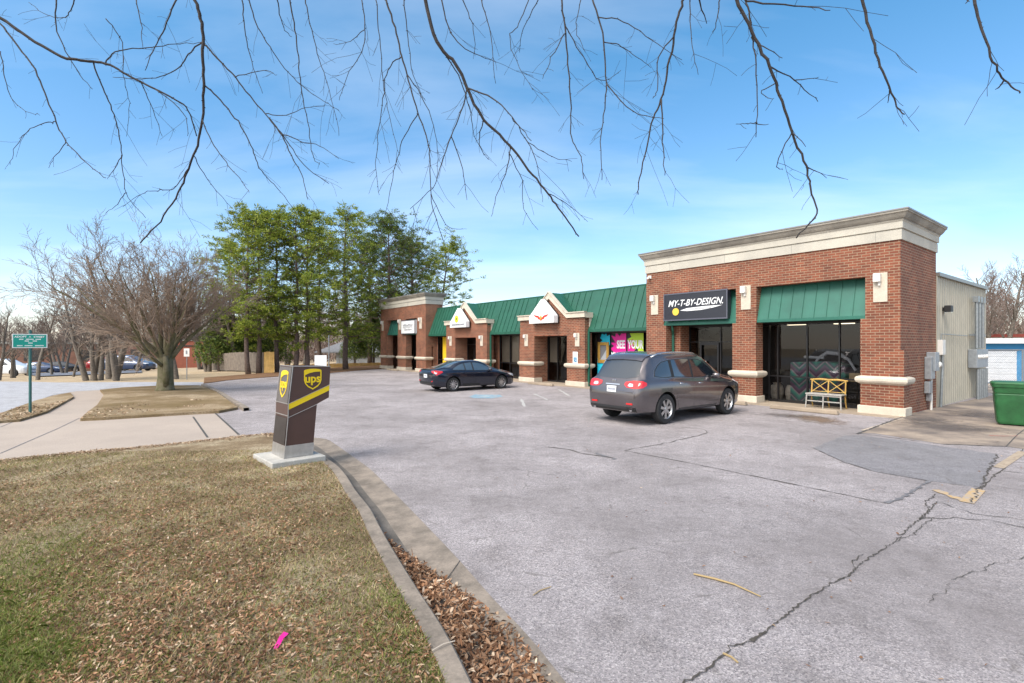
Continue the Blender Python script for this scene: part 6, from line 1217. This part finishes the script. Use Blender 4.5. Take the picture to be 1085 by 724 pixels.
def px3(p, D, dd): 
    Y = D + dd; return Vector(((p[0] - 542.5) / F_ * Y, Y, CH + (HZ - p[1]) / F_ * Y))
allpts = []
for bi, (fn, D, r, pl) in enumerate(BR):
    pix = [fn(p) for p in pl]; k = len(pix); root = pix[0][1] < 3; dep = random.uniform(-.12, .12); pts = []
    near = None
    if not root:
        p0 = px3(pix[0], D, 0); near = min(allpts, key=lambda q: ((px3_[q[1]] if False else 0) + (q[0][0] - pix[0][0]) ** 2 + (q[0][1] - pix[0][1]) ** 2)); D = near[1].y
        if (near[0][0] - pix[0][0]) ** 2 + (near[0][1] - pix[0][1]) ** 2 < 260: pix = [near[0]] + pix[1:]
    sm_ = smooth_curve(pix, 5); kk = len(sm_); ph = random.random() * 6; amp = random.uniform(-.35, .35)
    for i, p in enumerate(sm_): u = i / kk; v = px3(p, D, amp * u + .03 * sin(u * 9 + ph) * u + dep * u); pts.append(v); allpts.append((p, v))
    rad = [max(.0016, r * 1.02 * D / F_ * .5 * (1 - .68 * i / kk)) for i in range(kk)]; kink = [v + rv(.0035) for v in pts]; kink[0] = pts[0]
    mb = MB(); mb.tube([v - TO for v in kink], rad, 6 if r > 1.5 else 5)
    if root:           # carry the branch on up to a limb overhead
        p0 = pts[0]; d0_ = (pts[0] - pts[3]).normalized(); q = min(LP, key=lambda c: (c + TO - p0 - Vector((0, 0, 1))).length) + TO; b1 = p0 + d0_ * .5 + Vector((0, 0, .25)); cur = []
        for i in range(9): u = i / 8; cur.append(p0 * (1 - u) ** 2 + b1 * 2 * u * (1 - u) + q * u * u)
        mb.tube([v - TO for v in cur], [rad[0] * (1 + .5 * i / 8) for i in range(9)], 6)
    # side twigs
    Lp = sum((pts[i + 1] - pts[i]).length for i in range(kk - 1)); nt_ = int(Lp / (.15 if r < 3.3 else .17))
    for j in range(nt_):
        i = random.randrange(2, kk - 1); 
        if (HZ - (0)) and pts[i].z > CH + .72 * pts[i].y: continue
        d = (pts[i + 1] - pts[i]).normalized(); side_ = Vector((random.choice((-1, 1)) * random.uniform(.4, 1), random.uniform(-.5, .5), random.uniform(-.7, .35))); dd_ = (d * .9 + side_).normalized(); L = random.expovariate(1 / .13) + .04; L = min(L, .5); q = kink[i].copy(); tw = [q - TO]
        for s in range(4): dd_ = (dd_ + rv(.10) + Vector((0, 0, -.04))).normalized(); q = q + dd_ * L / 4; tw.append(q - TO)
        rt = .0017 if D < 3.6 else .0015; mb.tube(tw, [rt, rt, rt * .9, rt * .8, rt * .9], 3)
        if L > .14 and random.random() < .8:
            q2 = tw[2].copy(); d2 = (dd_ + rv(.7)).normalized(); mb.tube([q2, q2 + d2 * L * .25, q2 + (d2 + rv(.1)) * L * .5], [rt * .9, rt * .8, rt * .7], 3)
    # buds
    for j in range(int(Lp / .09)):
        i = random.randrange(0, kk - 1); c = kink[i] - TO + rv(.001); rb_ = rad[i]; d = rv(1).normalized(); mb.tube([c, c + d * (rb_ + .008)], [rb_ * .6 + .001, .001], 4)
    mb.build('branch', 'bark_dark', ot, smooth=True)

# ------------------------------------------------------------------ light, sky, camera
SUN_EL, SUN_AZ = R(48), R(224)       # azimuth clockwise from +Y: behind and left of the camera
sd_ = Vector((sin(SUN_AZ) * cos(SUN_EL), cos(SUN_AZ) * cos(SUN_EL), sin(SUN_EL)))
sun = bpy.data.lights.new('sun', 'SUN'); sun.energy = 2.1; sun.angle = R(28); sun.color = (1, .95, .89); so = bpy.data.objects.new('sun', sun); COL.objects.link(so); so.rotation_euler = sd_.to_track_quat('Z', 'Y').to_euler()
w = bpy.data.worlds.new('World'); sc.world = w; w.use_nodes = True; t = w.node_tree; bg = t.nodes['Background']
sk = t.nodes.new('ShaderNodeTexSky'); sk.sky_type = 'NISHITA'; sk.sun_disc = False; sk.sun_elevation = SUN_EL; sk.sun_rotation = SUN_AZ; sk.air_density = 1.0; sk.dust_density = .5; sk.ozone_density = 2.0; sk.altitude = 100
tc = t.nodes.new('ShaderNodeTexCoord'); sp = t.nodes.new('ShaderNodeSeparateXYZ'); t.links.new(tc.outputs['Generated'], sp.inputs[0])
mx = t.nodes.new('ShaderNodeMath'); mx.operation = 'MAXIMUM'; mx.inputs[1].default_value = .0; t.links.new(sp.outputs[2], mx.inputs[0]); ad = t.nodes.new('ShaderNodeMath'); ad.operation = 'ADD'; ad.inputs[1].default_value = .16; t.links.new(mx.outputs[0], ad.inputs[0])
dv = t.nodes.new('ShaderNodeVectorMath'); dv.operation = 'DIVIDE'; cb = t.nodes.new('ShaderNodeCombineXYZ')
for i in range(3): t.links.new(ad.outputs[0], cb.inputs[i])
t.links.new(tc.outputs['Generated'], dv.inputs[0]); t.links.new(cb.outputs[0], dv.inputs[1]); mp = t.nodes.new('ShaderNodeMapping'); mp.inputs['Scale'].default_value = (.55, 1.5, 1); mp.inputs['Rotation'].default_value = (0, 0, R(-25)); t.links.new(dv.outputs[0], mp.inputs[0])
nz = tex(t, 'ShaderNodeTexNoise', 1.1, mp.outputs[0], Detail=7, Roughness=.52); nz.inputs['Distortion'].default_value = .3
cf = ramp(t, [(.44, (0, 0, 0)), (.68, (.20, .20, .20)), (.85, (.35, .35, .35))], nz.outputs['Fac'])
col = mixc(t, cf, mixc(t, 1, sk.outputs[0], ramp(t, [(0, (1.0, .94, 1.0)), (.5, (.56, 1.02, 1.12))], mx.outputs[0]), 'MULTIPLY'), (6.5, 6.8, 7.4))
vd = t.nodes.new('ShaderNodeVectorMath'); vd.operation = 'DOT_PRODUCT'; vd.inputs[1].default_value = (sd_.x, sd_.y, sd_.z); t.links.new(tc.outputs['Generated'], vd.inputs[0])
added_veil = ramp(t, [(.45, (0, 0, 0)), (.7, (.5, .5, .5)), (.95, (.9, .9, .9))], vd.outputs['Value'])     # bright overcast added round the sun, out of view, to whiten the light
col = mixc(t, added_veil, col, (12, 11.6, 11)); t.links.new(col, bg.inputs['Color']); bg.inputs['Strength'].default_value = .12
cam = bpy.data.cameras.new('camera'); co = bpy.data.objects.new('camera', cam); COL.objects.link(co); co.location = (0, 0, CH); co.rotation_euler = (pi / 2, 0, 0)
cam.sensor_width = 36; cam.lens = F_ / 1085 * 36; cam.shift_y = 3 / 1085; cam.clip_end = 3000; cam.clip_start = .05; sc.camera = co
sc.view_settings.view_transform = 'Standard'; sc.view_settings.look = 'None'; sc.view_settings.exposure = .88; sc.view_settings.gamma = 1
sc.cycles.max_bounces = 6; sc.cycles.transparent_max_bounces = 12
sc.render.resolution_x = 1024; sc.render.resolution_y = 683
